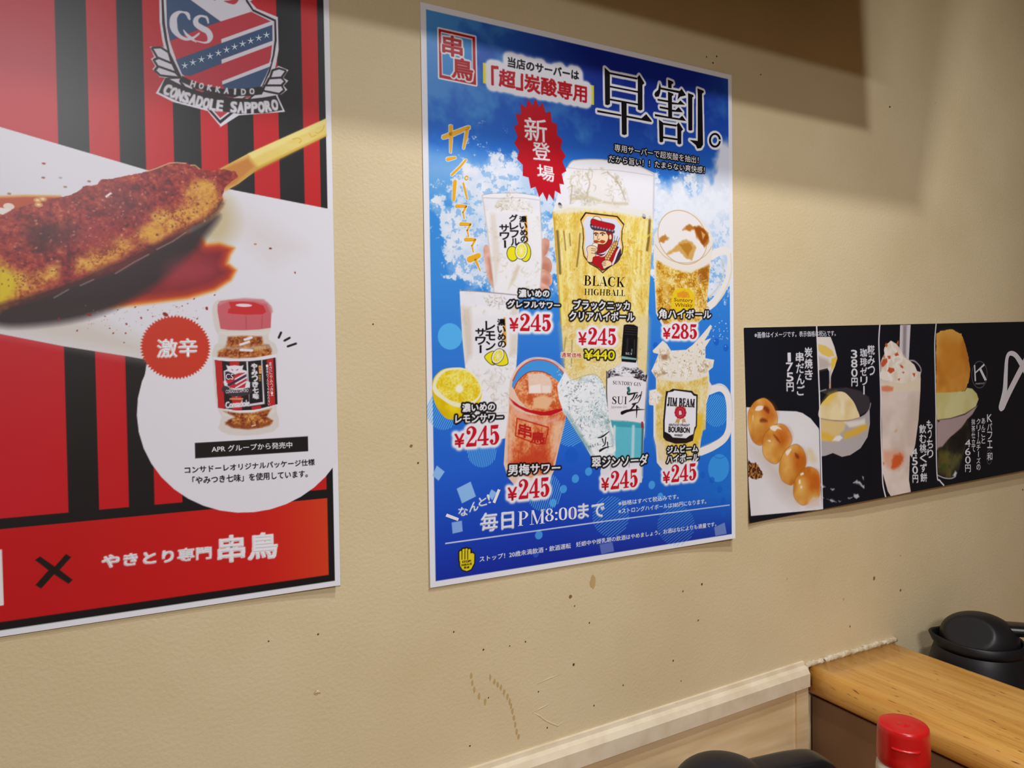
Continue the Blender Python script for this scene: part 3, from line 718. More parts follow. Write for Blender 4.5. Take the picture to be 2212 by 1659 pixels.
    S.poly(SK([(1700, 1250), (2000, 1180), (2200, 1280), (2100, 1420), (1700, 1450)]), (170, 58, 76), soft=0.02, a=0.6, smooth=True)
    S.poly(np.concatenate([SK([(-20, 578), (250, 568), (600, 572), (640, 640), (300, 720), (-20, 800)])]), lambda u, v: mixc((168, 48, 24), (196, 90, 30), fbm(u, v, 0.02, 5)), soft=0.002)
    S.stroke(SK([(-20, 578), (250, 566), (600, 572)]), 0.0022, (224, 160, 70), soft=0.002, a=0.8)
    # stick
    st = A1([(1380, 1062), (1560, 965), (2050, 745), (2052, 855), (1620, 1065), (1500, 1155), (1420, 1200)])
    S.poly(st, lambda u, v: mixc((226, 196, 90), (236, 218, 140), fbm(u, v * 3, 0.02, 8)))
    S.poly(A1([(1560, 965), (2050, 745), (2051, 775), (1580, 1000)]), (240, 226, 150), soft=0.003, a=0.7)
    S.poly(A1([(1600, 1060), (2052, 845), (2052, 858), (1560, 1105), (1480, 1160)]), (196, 150, 40), soft=0.003, a=0.8)
    S.poly(A1([(1380, 1062), (1560, 985), (1610, 1050), (1480, 1165), (1400, 1200)]), (196, 120, 46), soft=0.006, a=0.9)
    for q in ([(1840, 875), (1875, 868), (1895, 885), (1880, 898)], [(1945, 838), (1960, 860), (1985, 850)], [(1985, 832), (2000, 838), (2030, 815), (2038, 790)]):
        S.stroke(A1(q), 0.0012, (214, 176, 70), smooth=True, a=0.8)
    # meat
    top = SK([(-40, 800), (60, 740), (120, 705), (330, 645), (560, 585), (700, 560), (770, 530), (830, 475), (960, 452), (1010, 402), (1120, 398), (1230, 376), (1430, 332), (1560, 285), (1700, 236), (1850, 240), (1990, 298), (2120, 312), (2240, 300)])
    end = A1([(1480, 1080), (1500, 1110), (1460, 1140), (1405, 1190), (1398, 1262), (1352, 1338), (1260, 1402), (1110, 1470)])
    bot = SK([(1500, 1085), (1250, 1210), (1000, 1312), (800, 1402), (600, 1472), (400, 1542), (200, 1602), (-40, 1680)])
    M = np.concatenate([top, end, bot])
    def meat(u, v):
        n = fbm(u, v, 0.010, 11, 5); g = fbm(u, v, 0.0028, 31, 3)
        c = ramp(0.5 * n + 0.5 * g, (0.25, (84, 22, 28)), (0.42, (132, 34, 36)), (0.55, (160, 50, 46)), (0.66, (178, 74, 52)), (0.8, (206, 120, 84)))
        return c
    S.poly(M, meat, rough=0.0012, rs=0.004)
    tan = lambda u, v: ramp(0.55 * fbm(u, v, 0.012, 41, 4) + 0.45 * fbm(u, v, 0.002, 51, 2), (0.3, (150, 66, 34)), (0.45, (196, 120, 50)), (0.6, (216, 156, 66)), (0.75, (226, 178, 84)))
    inside = lambda u, v: np.clip(-S.sd(S.loc(M), (slice(0, u.shape[0]), slice(0, u.shape[1]))) * 0 + 1, 0, 1)
    under = [SK([(1900, 430), (2100, 420), (2180, 520), (2200, 620), (2120, 740), (1900, 870), (1700, 950), (1500, 1030), (1340, 1010), (1330, 960), (1480, 860), (1500, 760), (1640, 680), (1800, 690), (1840, 560)]),
             SK([(1180, 960), (1300, 1000), (1400, 1060), (1250, 1150), (1000, 1290), (800, 1330), (740, 1310), (800, 1180), (960, 1080), (1120, 1030)]),
             SK([(560, 1250), (600, 1300), (540, 1400), (300, 1560), (150, 1610), (0, 1660), (-30, 1500), (-30, 1200), (120, 1260), (300, 1330)])]
    for q in under: S.poly(q, tan, soft=0.009, rough=0.004, rs=0.006, smooth=True)
    S.poly(SK([(1420, 880), (1560, 870), (1620, 940), (1540, 1020), (1430, 980)]), (222, 166, 60), soft=0.012, a=0.8, smooth=True)
    S.poly(SK([(1950, 440), (2080, 430), (2150, 560), (2060, 740), (1930, 640)]), (220, 166, 66), soft=0.012, a=0.6, smooth=True)
    S.poly(SK([(-40, 1300), (60, 1290), (180, 1380), (160, 1520), (60, 1620), (-40, 1640)]), (216, 190, 26), soft=0.010, smooth=True)
    S.poly(SK([(300, 900), (520, 880), (560, 1010), (420, 1110), (320, 1040)]), (56, 20, 26), soft=0.02, a=0.85, smooth=True)
    S.poly(SK([(560, 900), (760, 860), (780, 980), (620, 1050)]), (82, 34, 44), soft=0.02, a=0.8, smooth=True)
    S.poly(SK([(1100, 560), (1250, 540), (1420, 640), (1300, 740), (1120, 700)]), (104, 44, 56), soft=0.03, a=0.7, smooth=True)
    S.poly(SK([(860, 880), (1050, 850), (1120, 960), (900, 1040), (780, 1000)]), (150, 44, 52), soft=0.02, a=0.7, smooth=True)
    S.stroke(SK([(2200, 640), (2110, 760), (1900, 885), (1500, 1090), (1250, 1215), (1000, 1318), (800, 1408), (400, 1550), (0, 1665)]), 0.0035, (60, 26, 24), soft=0.006, a=0.8, smooth=True)
    for q in ([(540, 1580), (680, 1500)], [(800, 1460), (930, 1400)], [(1150, 1340), (1330, 1230), (1480, 1150)], [(1560, 1100), (1720, 1020), (1850, 930)]):
        S.stroke(SK(q), 0.0012, (150, 138, 140), soft=0.0015, a=0.8)
    S.stroke(SK([(1460, 325), (1560, 292), (1690, 240), (1760, 236), (1850, 244)]), 0.0012, (228, 190, 140), a=0.8)
    S.stroke(SK([(1900, 262), (1940, 262), (1985, 298)]), 0.0012, (226, 180, 110), a=0.9)
    S.poly(SK([(1045, 570), (1100, 530), (1118, 545), (1060, 588)]), (240, 226, 226))
    S.ell(SK([(88, 672)])[0], 0.0045, 0.0032, (236, 214, 204)); S.poly(SK([(-30, 680), (60, 690), (120, 705), (30, 755), (-30, 740)]), (232, 224, 224))
    for q in ((375, 610), (425, 598), (385, 655)): S.ell(SK([q])[0], 0.0035, 0.0025, (214, 150, 90)); S.ell(SK([q])[0], 0.0016, 0.001, (244, 214, 170))
    rg = random.Random(4)
    mp = S.loc(M)
    for i in range(330):                                   # glinting spice grains and dark specks
        t = rg.random(); a0 = top[int(t * (len(top) - 1))]; b0 = SK([(t * 2150, 1500 - t * 760)])[0]; f = rg.random() ** 1.2
        p = np.asarray(a0) * (1 - f) + b0 * f; p = p + np.array([rg.uniform(-.006, .006), rg.uniform(-.006, 0.0)])
        if f < 0.06: continue
        c = rg.choice([(226, 168, 156), (214, 140, 110), (70, 16, 22), (58, 14, 20), (190, 96, 70)]); r = rg.uniform(0.0005, 0.0011)
        S.ell(p, r * 1.4, r, c, ang=rg.random() * 3, a=0.5)
    for i in range(150):
        q = rg.choice(under)[:]; p = np.average(q, axis=0, weights=np.random.default_rng(i).random(len(q)) ** 3)
        S.ell(p, rg.uniform(.0005, .0011), .0005, (132, 48, 26), ang=rg.random() * 3, a=0.8)
    # spice crumbs on the plate
    S.region('plate_picture')
    for x, y, r in ((560, 318, 9), (795, 378, 5), (888, 340, 5), (370, 345, 5), (485, 420, 4), (1300, 280, 8), (1040, 318, 12), (712, 436, 4), (790, 436, 4), (690, 405, 3), (850, 272, 4), (1350, 196, 4), (1220, 220, 4), (1855, 55, 5), (1110, 270, 3), (930, 290, 3), (660, 330, 3), (640, 290, 3), (960, 330, 3), (1145, 265, 3), (1240, 345, 4), (740, 290, 3), (1180, 250, 3), (780, 495, 3)):
        S.ell(A2([(x, y)])[0], r * 0.00024, r * 0.00016, (140, 36, 18), ang=r)
    for i in range(70): S.ell(A2([(rg.uniform(520, 1280), rg.uniform(250, 420))])[0], .0004, .0004, (196, 130, 80), a=.8)
    for x, y, c in ((275, 1028, (150, 50, 44)), (272, 1117, (140, 96, 80)), (560, 1140, (150, 110, 80)), (410, 1175, (160, 130, 110)), (380, 1118, (180, 170, 170)), (1700, 1562, (130, 40, 24)), (1605, 1535, (180, 140, 90)), (58, 1218, (160, 120, 90))):
        S.ell(A1([(x, y)])[0], .0016, .001, c)

    # ---- club crest
    S.region('crest')
    NAVY = (52, 82, 124); CW = (222, 222, 236); CRED = (192, 50, 66); DK = (34, 26, 30)
    outer = [(180, -150), (215, -60), (222, 0), (226, 300), (262, 560), (285, 662), (240, 650), (90, 655), (150, 800), (105, 825), (165, 930), (125, 970), (230, 1085), (300, 1090), (172, 1310), (420, 1435), (900, 1560), (1080, 1775), (1075, 1790), (1340, 1622), (1990, 1572), (1880, 1335), (1935, 1330), (2022, 1262), (1970, 1205), (2035, 1135), (1965, 1095), (2037, 985), (1895, 925), (1850, 965), (1900, 700), (1888, 240), (1590, 120), (1500, 20), (1600, -40), (1500, -150)]
    S.poly(CR(outer), CW)
    inner = [(250, -150), (252, 0), (262, 320), (300, 560), (340, 720), (500, 1080), (1060, 1720), (1080, 1740), (1650, 1270), (1780, 1010), (1840, 780), (1872, 560), (1862, 280), (1545, 130), (1462, 0), (1420, -150)]
    S.poly(CR(inner), DK)
    S.poly(CR([(280, -150), (282, 0), (300, 320), (335, 560), (372, 740), (530, 1070), (1078, 1690), (1650, 1250), (1755, 1000), (1815, 780), (1842, 560), (1836, 300), (1535, 160), (1440, 20), (1400, -150)]), CW)
    fld = CR([(316, -150), (318, 0), (335, 400), (372, 590), (460, 840), (545, 1040), (700, 1230), (1078, 1660), (1640, 1215), (1735, 990), (1790, 800), (1814, 560), (1810, 310), (1515, 165), (1400, 20), (1350, -150)])
    S.poly(fld, CRED)
    S.poly(CR([(318, -150), (500, -150), (665, 0), (1085, 302), (900, 365), (372, 575), (330, 350)]), NAVY)                # upper left field
    S.poly(CR([(665, 0), (560, -150), (1350, -150), (1400, 10), (1515, 165), (1085, 302)]), CW)                                # white face of the crest bird
    S.poly(CR([(1130, 15), (1210, 5), (1330, -20), (1322, 25), (1280, 58), (1225, 55)]), (190, 50, 66), smooth=True)
    S.poly(CR([(960, -20), (1060, -25), (1000, 5)]), (70, 40, 50))
    S.poly(CR([(455, 840), (1810, 345), (1812, 575), (1095, 835), (1100, 895), (660, 1065), (545, 1050)]), NAVY)
    for q in ([(1093, 550), (1812, 292), (1812, 348), (1095, 606)], [(1095, 838), (1814, 572), (1814, 632), (1098, 896)], [(1105, 1140), (1800, 870), (1775, 940), (1108, 1192)]): S.poly(CR(q), CW)
    S.poly(CR([(1108, 1192), (1772, 938), (1720, 1060), (1640, 1215), (1400, 1300), (1160, 1290)]), NAVY)
    # letters C S
    S.stroke(CR([(648, 270), (620, 200), (575, 172)]), [0.0014, 0.004, 0.0016], CW, smooth=True)
    S.stroke(CR([(640, 240), (580, 180), (500, 172), (430, 240), (420, 340), (440, 430), (510, 510), (600, 550), (700, 530), (770, 480), (785, 462)]), [.001, .0016, .003, .006, .0076, .0068, .0044, .0032, .0024, .0018, .001], CW, smooth=True)
    S.stroke(CR([(565, 425), (610, 490), (680, 545), (740, 590)]), [.0012, .003, .0035, .001], CW, smooth=True)
    S.stroke(CR([(910, 325), (890, 250), (800, 225), (740, 270), (745, 340), (820, 395), (900, 440), (935, 510), (915, 580), (860, 600), (780, 585), (740, 575)]), [.001, .0024, .0024, .0044, .0062, .0068, .0068, .006, .003, .0018, .0014, .001], CW, smooth=True)
    S.poly(CR([(640, 225), (662, 275), (640, 280), (610, 240)]), CW); S.poly(CR([(885, 215), (925, 318), (905, 330), (870, 240)]), CW)
    # stars
    for x, y in [(580, 922), (695, 878), (815, 835), (935, 790), (1052, 745), (1168, 700), (1280, 658), (1393, 616), (1506, 574), (1620, 533), (1730, 492)]:
        p = []
        for k in range(10):
            a = PI / 2 + 0.05 + k * PI / 5; r = 56 if k % 2 == 0 else 15; p.append((x + r * math.cos(a), y - r * math.sin(a)))
        S.shape([CR(p)], (208, 224, 236), part='crest_lettering')
    # feathers
    for f in ([(140, 685), (240, 680), (340, 745), (380, 880), (215, 815)], [(165, 850), (215, 830), (395, 905), (440, 1000), (215, 930)], [(180, 990), (215, 950), (440, 1030), (485, 1075), (240, 1045)],
              [(1825, 1000), (1905, 975), (1985, 1000), (1925, 1085), (1790, 1105)], [(1775, 1115), (1930, 1105), (1970, 1145), (1925, 1195), (1735, 1195)], [(1715, 1215), (1935, 1215), (1960, 1260), (1905, 1305), (1695, 1265)]):
        S.poly(CR(f), DK, grow=0.0022); S.poly(CR(f), CW)
    # ribbons
    rib = [(305, 1095), (520, 1075), (640, 1170), (860, 1290), (1200, 1370), (1500, 1390), (1680, 1370), (1860, 1340), (1955, 1548), (1700, 1590), (1340, 1600), (900, 1530), (500, 1430), (215, 1300)]
    S.poly(CR(rib), (34, 30, 33)); S.poly(CR([(540, 1060), (640, 1120), (860, 1205), (1120, 1250), (1400, 1250), (1660, 1215), (1700, 1260), (1660, 1330), (1400, 1380), (1100, 1350), (760, 1260), (560, 1150)]), (34, 26, 33))
    for q in ([(360, 1110), (515, 1105), (500, 1140), (530, 1195)], [(540, 1155), (680, 1220), (690, 1255), (590, 1215)], [(1255, 1378), (1340, 1350), (1440, 1350), (1390, 1380)], [(1515, 1378), (1560, 1340), (1650, 1328), (1620, 1370)], [(1655, 1368), (1690, 1290), (1820, 1340)]): S.poly(CR(q), CW)
    S.poly(CR([(720, 1240), (860, 1275), (830, 1300), (740, 1270)]), (180, 80, 96)); S.poly(CR([(1440, 1350), (1510, 1345), (1490, 1378), (1430, 1380)]), (180, 80, 96))
    def along(txt, base, hgt, wd, part, bold):
        """letters set one by one along a bowed base line"""
        with S.joined(): along_(txt, base, hgt, wd, part, bold)
    def along_(txt, base, hgt, wd, part, bold):
        n = len(txt); q = cm(base, n=12); L = np.concatenate([[0], np.cumsum(np.linalg.norm(np.diff(q, axis=0), axis=1))])
        for i, ch in enumerate(txt):
            if ch == ' ': continue
            f = (i + 0.5) / n * L[-1]; p = np.array([np.interp(f, L, q[:, k]) for k in (0, 1)]); p2 = np.array([np.interp(f + 5, L, q[:, k]) for k in (0, 1)])
            t = (p2 - p) / np.linalg.norm(p2 - p); nrm = np.array([t[1], -t[0]]); hw = wd * (0.3 if ch == 'I' else 1) / 2
            S.glyph(glyphs(ch), *CR([p - t * hw, p + t * hw, p - t * hw + nrm * hgt]), (226, 225, 236), bold=bold, part=part)
    along('CONSADOLE SAPPORO', [(262, 1300), (500, 1410), (900, 1530), (1330, 1580), (1650, 1578), (1910, 1535)], 144, 78, 'crest_lettering', 0.0011)
    along('HOKKAIDO', [(630, 1195), (800, 1245), (1100, 1305), (1350, 1330), (1590, 1318)], 80, 62, 'crest_lettering', 0.0007)

    # ---- seasoning jar
    S.region('jar_picture')
    G = (214, 208, 204)
    S.poly(JT([(165, 380), (185, 260), (260, 170), (420, 150), (760, 120), (1160, 145), (1300, 210), (1380, 330), (1375, 420), (1345, 470), (1325, 790), (1290, 860), (1300, 960), (1420, 1030), (1475, 1160), (1460, 1290)]) .tolist() + JL([(1460, 60), (1455, 980), (1450, 1080), (1500, 1250), (1495, 1400), (1380, 1500), (1100, 1560), (800, 1582), (520, 1560), (350, 1500), (285, 1420), (320, 1340), (350, 1200), (290, 1070), (240, 900), (190, 320), (180, 50)]).tolist() + JT([(160, 1250), (215, 1070), (295, 1010), (300, 880), (230, 760), (190, 580)]).tolist(), G, soft=0.0012)
    S.poly(JT([(275, 260), (330, 190), (500, 165), (800, 150), (1150, 165), (1280, 230), (1350, 350), (1335, 720), (1100, 755), (800, 770), (500, 765), (335, 740), (275, 400)]), (200, 96, 106))
    S.poly(JT([(300, 200), (800, 125), (1200, 150), (1340, 280), (1380, 400), (1340, 440), (1250, 250), (1000, 190), (500, 190), (300, 280)]), (206, 140, 148), soft=0.002, a=0.8)
    S.poly(JT([(500, 205), (760, 195), (1000, 215), (1190, 280), (1245, 400), (1180, 450), (850, 460), (560, 440), (480, 425), (490, 350), (540, 330), (520, 260)]), (200, 40, 46), soft=0.0008)
    S.ell(JT([(800, 272)])[0], .0085, .0018, (232, 214, 224), soft=.001)
    S.stroke(JT([(840, 490), (850, 740)]), .0007, (160, 60, 66), a=.8); S.stroke(JT([(1165, 490), (1155, 720)]), .0007, (160, 60, 60), a=.8)
    spice = lambda u, v: ramp(0.5 * fbm(u, v, .004, 61, 3) + .5 * fbm(u, v, .0016, 62, 2), (.3, (104, 40, 20)), (.45, (158, 78, 34)), (.6, (186, 116, 52)), (.75, (212, 160, 92)))
    S.poly(JT([(300, 790), (800, 810), (1320, 770), (1300, 850), (1100, 880), (500, 880), (300, 850)]), (220, 214, 208), soft=.001)
    S.poly(JT([(480, 900), (800, 880), (1160, 895), (1190, 1040), (1300, 1060), (1350, 1150), (1355, 1260), (1100, 1310), (700, 1330), (285, 1300), (280, 1190), (420, 1120), (460, 1030)]), spice, soft=.0025)
    S.poly(JT([(320, 1080), (700, 1100), (1300, 1050), (1330, 1120), (1000, 1150), (500, 1150)]), (206, 190, 170), soft=.003, a=.6)
    for q in ([(820, 955), (950, 915)], [(730, 1055), (900, 1000)], [(740, 1160), (960, 1170)]): S.stroke(JT(q), .0028, (232, 224, 232), soft=.001)
    S.poly(JT([(290, 900), (450, 890), (440, 1030), (300, 1050)]), (216, 212, 210), soft=.003, a=.8)
    # label on the jar
    S.poly(JT([(175, 1300), (600, 1340), (1000, 1320), (1460, 1240), (1445, 1340)]).tolist() + JL([(1440, 60), (1470, 960), (1000, 1115), (700, 1120), (300, 1040), (215, 60)]).tolist(), (228, 226, 234))
    def lab(t): return [(225 + 60 * t, 65 + 960 * t)]
    lb = JL([(222, 72), (500, 100), (850, 96), (1180, 68), (1425, 22), (1468, 948), (1200, 1020), (950, 1066), (700, 1076), (290, 1022)])
    S.poly(lb, (30, 22, 24))
    for q in ([(225, 72), (362, 90), (420, 1048), (290, 1022)], [(515, 98), (705, 98), (765, 1076), (575, 1070)], [(950, 1000), (1140, 970), (1142, 1040), (958, 1066)], [(1255, 62), (1385, 36), (1425, 955), (1295, 1000)]): S.poly(JL(q), (190, 32, 38))
    S.poly(JL([(1395, 40), (1428, 24), (1470, 945), (1430, 955)]), (30, 24, 26))
    S.poly(JL([(845, 100), (1165, 52), (1215, 945), (915, 990)]), (214, 212, 222)); S.poly(JL([(880, 100), (1145, 72), (1180, 905), (915, 945)]), (22, 18, 22))
    S.vtext(JL, 'やみつき七味', (1005, 135), (1045, 850), 112, (232, 232, 240), bold=.0006, part='jar_lettering')
    S.poly(JL([(1088, 180), (1150, 175), (1155, 345), (1100, 345)]), (212, 110, 50), soft=.001); S.vtext(JL, '白神屋', (1120, 180), (1128, 345), 50, (244, 214, 150), part='jar_lettering')
    S.vtext(JL, '特製式', (1115, 365), (1122, 498), 50, (232, 176, 30), part='jar_lettering')
    S.vtext(JL, 'まさにやみつき！', (1325, 105), (1362, 790), 56, (226, 224, 232), part='jar_lettering')
    S.vtext(JL, '一度味わったら、やめられない', (1260, 160), (1300, 975), 46, (226, 224, 232), part='jar_lettering')
    # little crest on the label
    S.poly(JL([(445, 170), (500, 190), (620, 175), (740, 190), (795, 170), (770, 260), (865, 290), (865, 480), (925, 515), (920, 620), (905, 700), (860, 740), (740, 760), (650, 815), (580, 765), (415, 690), (425, 630), (390, 500), (410, 480), (400, 290), (475, 255)]), (226, 224, 234))
    S.poly(JL([(425, 305), (480, 295), (620, 360), (700, 330), (840, 320), (855, 480), (820, 620), (640, 640), (520, 620), (440, 480)]), (190, 40, 52)); S.poly(JL([(425, 305), (480, 295), (620, 360), (600, 400), (440, 470)]), (58, 44, 66))
    S.poly(JL([(470, 560), (850, 350), (850, 400), (490, 600)]), (50, 44, 72)); S.stroke(JL([(630, 450), (850, 330)]), .0016, CW); S.stroke(JL([(640, 540), (850, 420)]), .0016, CW); S.stroke(JL([(640, 625), (840, 505)]), .0016, CW)
    S.text(JL, 'CS', (440, 460), (590, 460), (440, 345), (230, 228, 236), part='jar_lettering')
    for q in ([(545, 248), (595, 272), (565, 278)], [(690, 248), (640, 272), (675, 278)]): S.poly(JL(q), (180, 40, 60))
    S.stroke(JL([(430, 655), (560, 720), (700, 730), (890, 690)]), .0075, (60, 50, 58), smooth=True); S.text(JL, 'CONSADOLE SAPPORO', (440, 735), (890, 710), (440, 665), (228, 226, 234), part='jar_lettering')
    S.text(JL, 'HOKKAIDO', (510, 665), (780, 665), (510, 630), (228, 226, 234), part='jar_lettering')
    S.text(JL, 'Consadole', (440, 1030), (910, 985), (440, 905), (228, 226, 234), bold=.0006, part='jar_lettering'); S.stroke(JL([(530, 845), (770, 845)]), .0018, (216, 150, 90))
    S.poly(JL([(390, 1090), (700, 1130), (1000, 1120), (1350, 1040), (1300, 1130), (1250, 1200), (1380, 1270), (1350, 1340), (1150, 1420), (850, 1445), (600, 1420), (430, 1350), (480, 1270), (620, 1210)]), spice, soft=.002)
    S.poly(JL([(430, 1310), (900, 1380), (1370, 1290), (1300, 1380), (900, 1450), (550, 1410)]), (140, 66, 30), soft=.003, a=.8); S.stroke(JL([(960, 1385), (1030, 1365)]), .0012, (240, 214, 190))
    for q in ([(1325, 1090), (1400, 1030), (1420, 1100), (1300, 1170)], [(360, 1100), (560, 1190), (600, 1220), (400, 1180)]): S.poly(JL(q), (224, 220, 220), soft=.003, a=.8)
    for q in ([(1540, 815), (1495, 915)], [(1710, 920), (1610, 975)], [(1835, 1035), (1675, 1090)]): S.stroke(JT(q), .0024, (16, 14, 18))

    # ---- red starburst
    S.region('starburst')
    c = A2([(1107, 525)])[0]; ring = A2([(883, 525), (1330, 520), (1110, 320), (1110, 725)]); R = np.mean([abs(ring[0][0] - c[0]), abs(ring[1][0] - c[0]), abs(ring[2][1] - c[1]), abs(ring[3][1] - c[1])])
    S.poly([(c[0] + R * (1.0 if k % 2 else 0.925) * math.cos(k * PI / 62), c[1] + R * (1.0 if k % 2 else 0.925) * math.sin(k * PI / 62)) for k in range(124)], lambda u, v: mixc((196, 44, 36), (202, 58, 30), np.clip(u / .3, 0, 1)))
    S.text(A2, '激辛', (990, 590), (1240, 580), (990, 475), (232, 230, 236), bold=.0008)
    # ---- caption
    S.on_sheet()
    S.poly(A2([(1225, 1126), (1936, 1084), (1938, 1178), (1227, 1223)]), (20, 18, 21))
    S.text(A2, 'APR グループから発売中', (1332, 1186), (1838, 1157), (1330, 1145), (232, 232, 238), bold=.0003)
    S.text(A2, 'コンサドーレオリジナルパッケージ仕様', (1163, 1318), (1980, 1265), (1160, 1275), (22, 20, 24), bold=.0003)
    S.text(A2, '「やみつき七味」を使用しています。', (1212, 1386), (1935, 1340), (1210, 1338), (22, 20, 24), bold=.0003)
    # ---- footer
    S.poly(A3([(220, 610), (252, 588), (345, 652), (415, 572), (447, 592), (375, 672), (457, 735), (430, 760), (340, 700), (258, 790), (223, 768), (305, 675)]), (26, 16, 16))
    S.text(A3, 'やきとり専門', (645, 660), (1328, 600), (645, 580), (230, 226, 232), bold=.0011)
    S.text(A3, '串鳥', (1375, 625), (1742, 592), (1375, 462), (232, 230, 236), bold=.0014)
    S.poly(A3([(-60, 540), (12, 545), (24, 895), (-60, 905)]), (228, 224, 226))
    S.build(root, 'lettering')
poster_skewer()

# ================================================================== blue poster with discounted drinks (middle)
def poster_drinks():
    X0, Z0 = 0.3186, 0.4545
    root = empty('drinks_poster', (0.576, 0.0, 0.09), 'blue poster of drinks with a splashing sky and red prices', 'poster')
    S = Sheet((X0, Z0), 0.515, 0.728, m=M_PRINT_SATIN, curl=corner_curl(0.515, 0.728, br=0.006, b=0.0015, r=0.0022, tr=0.001))
    A4 = K(880, 0, 2.9105); LG = K(930, 60, 6.144); TT = K(1270, 130, 6.9125); BH = K(1270, 450, 8.293)
    q = 5.53
    B1, B2, B3, B4, B5, B6, B7, B8 = (K(a, b, q) for a, b in ((900, 380), (1200, 380), (900, 620), (1200, 620), (900, 840), (1200, 840), (900, 1000), (1200, 1000)))
    PX = K(0, 0, 1)
    CLOUD = (226, 228, 238)
    S.C[:] = WHITE
    # ---- sky, spray and water in the printed field (margin 7 mm)
    mg = 0.0075; S.cur = 0
    def sky(u, v):
        t = -v / 0.728; x = u / 0.515
        base = ramp(t + 0.05 * (x - .5), (0.0, (52, 118, 206)), (0.10, (36, 96, 200)), (0.2, (40, 112, 212)), (0.3, (56, 140, 220)), (0.45, (58, 138, 220)), (0.62, (46, 116, 214)), (0.78, (36, 96, 208)), (0.9, (28, 66, 184)), (1.0, (28, 40, 150)))
        dk = np.clip(1.35 * np.exp(-((x - 0.66) / 0.40) ** 2) * np.clip(1 - t / 0.26, 0, 1), 0, 1)
        base = mixc(base, (20, 40, 138), dk) if False else base * (1 - dk[..., None]) + np.array((18, 38, 134)) * dk[..., None]
        lr = np.clip((x - 0.35) / 0.65, 0, 1) * np.clip((t - 0.45) / 0.3, 0, 1) * np.clip((1.02 - t) / 0.12, 0, 1)
        base = base * (1 - 0.75 * lr[..., None]) + np.array((34, 128, 218)) * 0.75 * lr[..., None]
        c1 = fbm(u, v, 0.09, 71, 5); c2 = fbm(u, v, 0.035, 75, 4)
        ll = np.clip(1 - x / 0.30, 0, 1) * np.clip(1 - t / 0.25, 0, 1)                     # lighter clouds by the left edge
        m = np.clip((0.6 * c1 + 0.4 * c2 + 0.34 * ll - 0.56) * 8, 0, 1) * np.clip((0.30 - t) / 0.08, 0, 1) * np.clip(1 - dk * 0.9, 0, 1)
        base = base * (1 - 0.55 * m[..., None]) + np.array((96, 176, 226)) * 0.55 * m[..., None]
        rc = np.clip((x - 0.42) / 0.3, 0, 1)                                              # white bank of cloud at the right
        edge = 0.245 - 0.10 * np.clip((x - 0.86) / 0.1, 0, 1) + 0.10 * np.clip((0.80 - x) / 0.4, 0, 1) - 0.02
        m2 = np.clip((t - edge + 0.12 * (c2 - 0.5) + 0.05 * (c1 - .5)) / 0.045, 0, 1) * rc * np.clip((0.44 - t + .1 * (c1 - .5)) / 0.14, 0, 1)
        base = base * (1 - 0.95 * m2[..., None]) + np.array(CLOUD) * 0.95 * m2[..., None]
        lc = np.clip((0.30 - x) / 0.2, 0, 1) * np.clip((t - 0.215 - 0.03 * c2) / 0.05, 0, 1) * np.clip((0.36 - t) / 0.1, 0, 1)
        base = base * (1 - 0.6 * lc[..., None]) + np.array((190, 220, 240)) * 0.6 * lc[..., None]
        # spray: ragged white foam round two centres
        f = fbm(u, v, 0.022, 81, 5); g = np.clip((fbm(u + .004 * f, v + .006 * f, 0.0075, 85, 4) - .5) * 1.9 + .5, 0, 1); h = vnoise(u, v, 0.0016, 86)
        r1 = np.hypot((x - 0.22) / 0.24, (t - 0.37) / 0.17); r2 = np.hypot((x - 0.88) / 0.26, (t - 0.36) / 0.16); r3 = np.hypot((x - 0.60) / 0.20, (t - 0.31) / 0.10); r4 = np.hypot((x - .30) / .2, (t - .30) / .08)
        r = np.minimum(np.minimum(r1, r2), np.minimum(r3, r4))
        amt = np.clip((1.18 - r) * 2.2 + (f - 0.5) * 1.6, 0, 1.25)
        spr = np.clip((amt - (0.34 + 1.10 * (0.72 * g + 0.28 * h))) * 3.6, 0, 1) * np.where(amt < 1.2, 1, 1)
        spr = np.maximum(spr, np.clip(amt - 0.80, 0, 1) * 1.2) * np.clip(0.80 + 0.5 * (f - .35), .6, 1)
        base = base * (1 - spr[..., None]) + np.array((228, 232, 242)) * spr[..., None]
        return base
    S.poly([(X0 + mg, Z0 - mg), (X0 + .515 - mg, Z0 - mg), (X0 + .515 - mg, Z0 - .728 + mg), (X0 + mg, Z0 - .728 + mg)], sky)
    def field(k, pts, col, **kw): S.poly(k(pts), col, **kw)
    # confetti, dots, hatched discs
    LB = (140, 186, 240)
    for k, pts in ((B5, [(240, 915), (335, 990), (262, 1098), (190, 1035)]), (B5, [(478, 1192), (645, 1108), (708, 1285), (542, 1368)]), (B5, [(893, 1200), (955, 1240), (905, 1330), (858, 1280)])): field(k, pts, LB)
    for k, pts, c, al in ((B7, [(418, 712), (540, 690), (550, 818), (430, 845)], (132, 170, 236), 1), (B8, [(525, 975), (680, 945), (700, 1055), (548, 1090)], (110, 130, 200), .75), (B8, [(1895, 770), (2020, 712), (2045, 845), (1910, 872)], (130, 150, 200), .75)): field(k, pts, c, a=al)
    def dot(k, x, y, r, c, al=1.0): S.ell(k([(x, y)])[0], abs(k([(x + r, y)])[0][0] - k([(x, y)])[0][0]), abs(k([(x + r, y)])[0][0] - k([(x, y)])[0][0]), c, a=al)
    dot(B3, 400, 590, 145, (84, 176, 240)); 
    for a in ((B6, 395, 988, 42), (B6, 237, 1073, 43), (B6, 95, 1197, 42), (B6, 1150, 1148, 40), (B6, 1253, 1285, 35), (B7, 1460, 862, 45), (B7, 1630, 478, 42)): dot(*a, (76, 166, 236), .85)
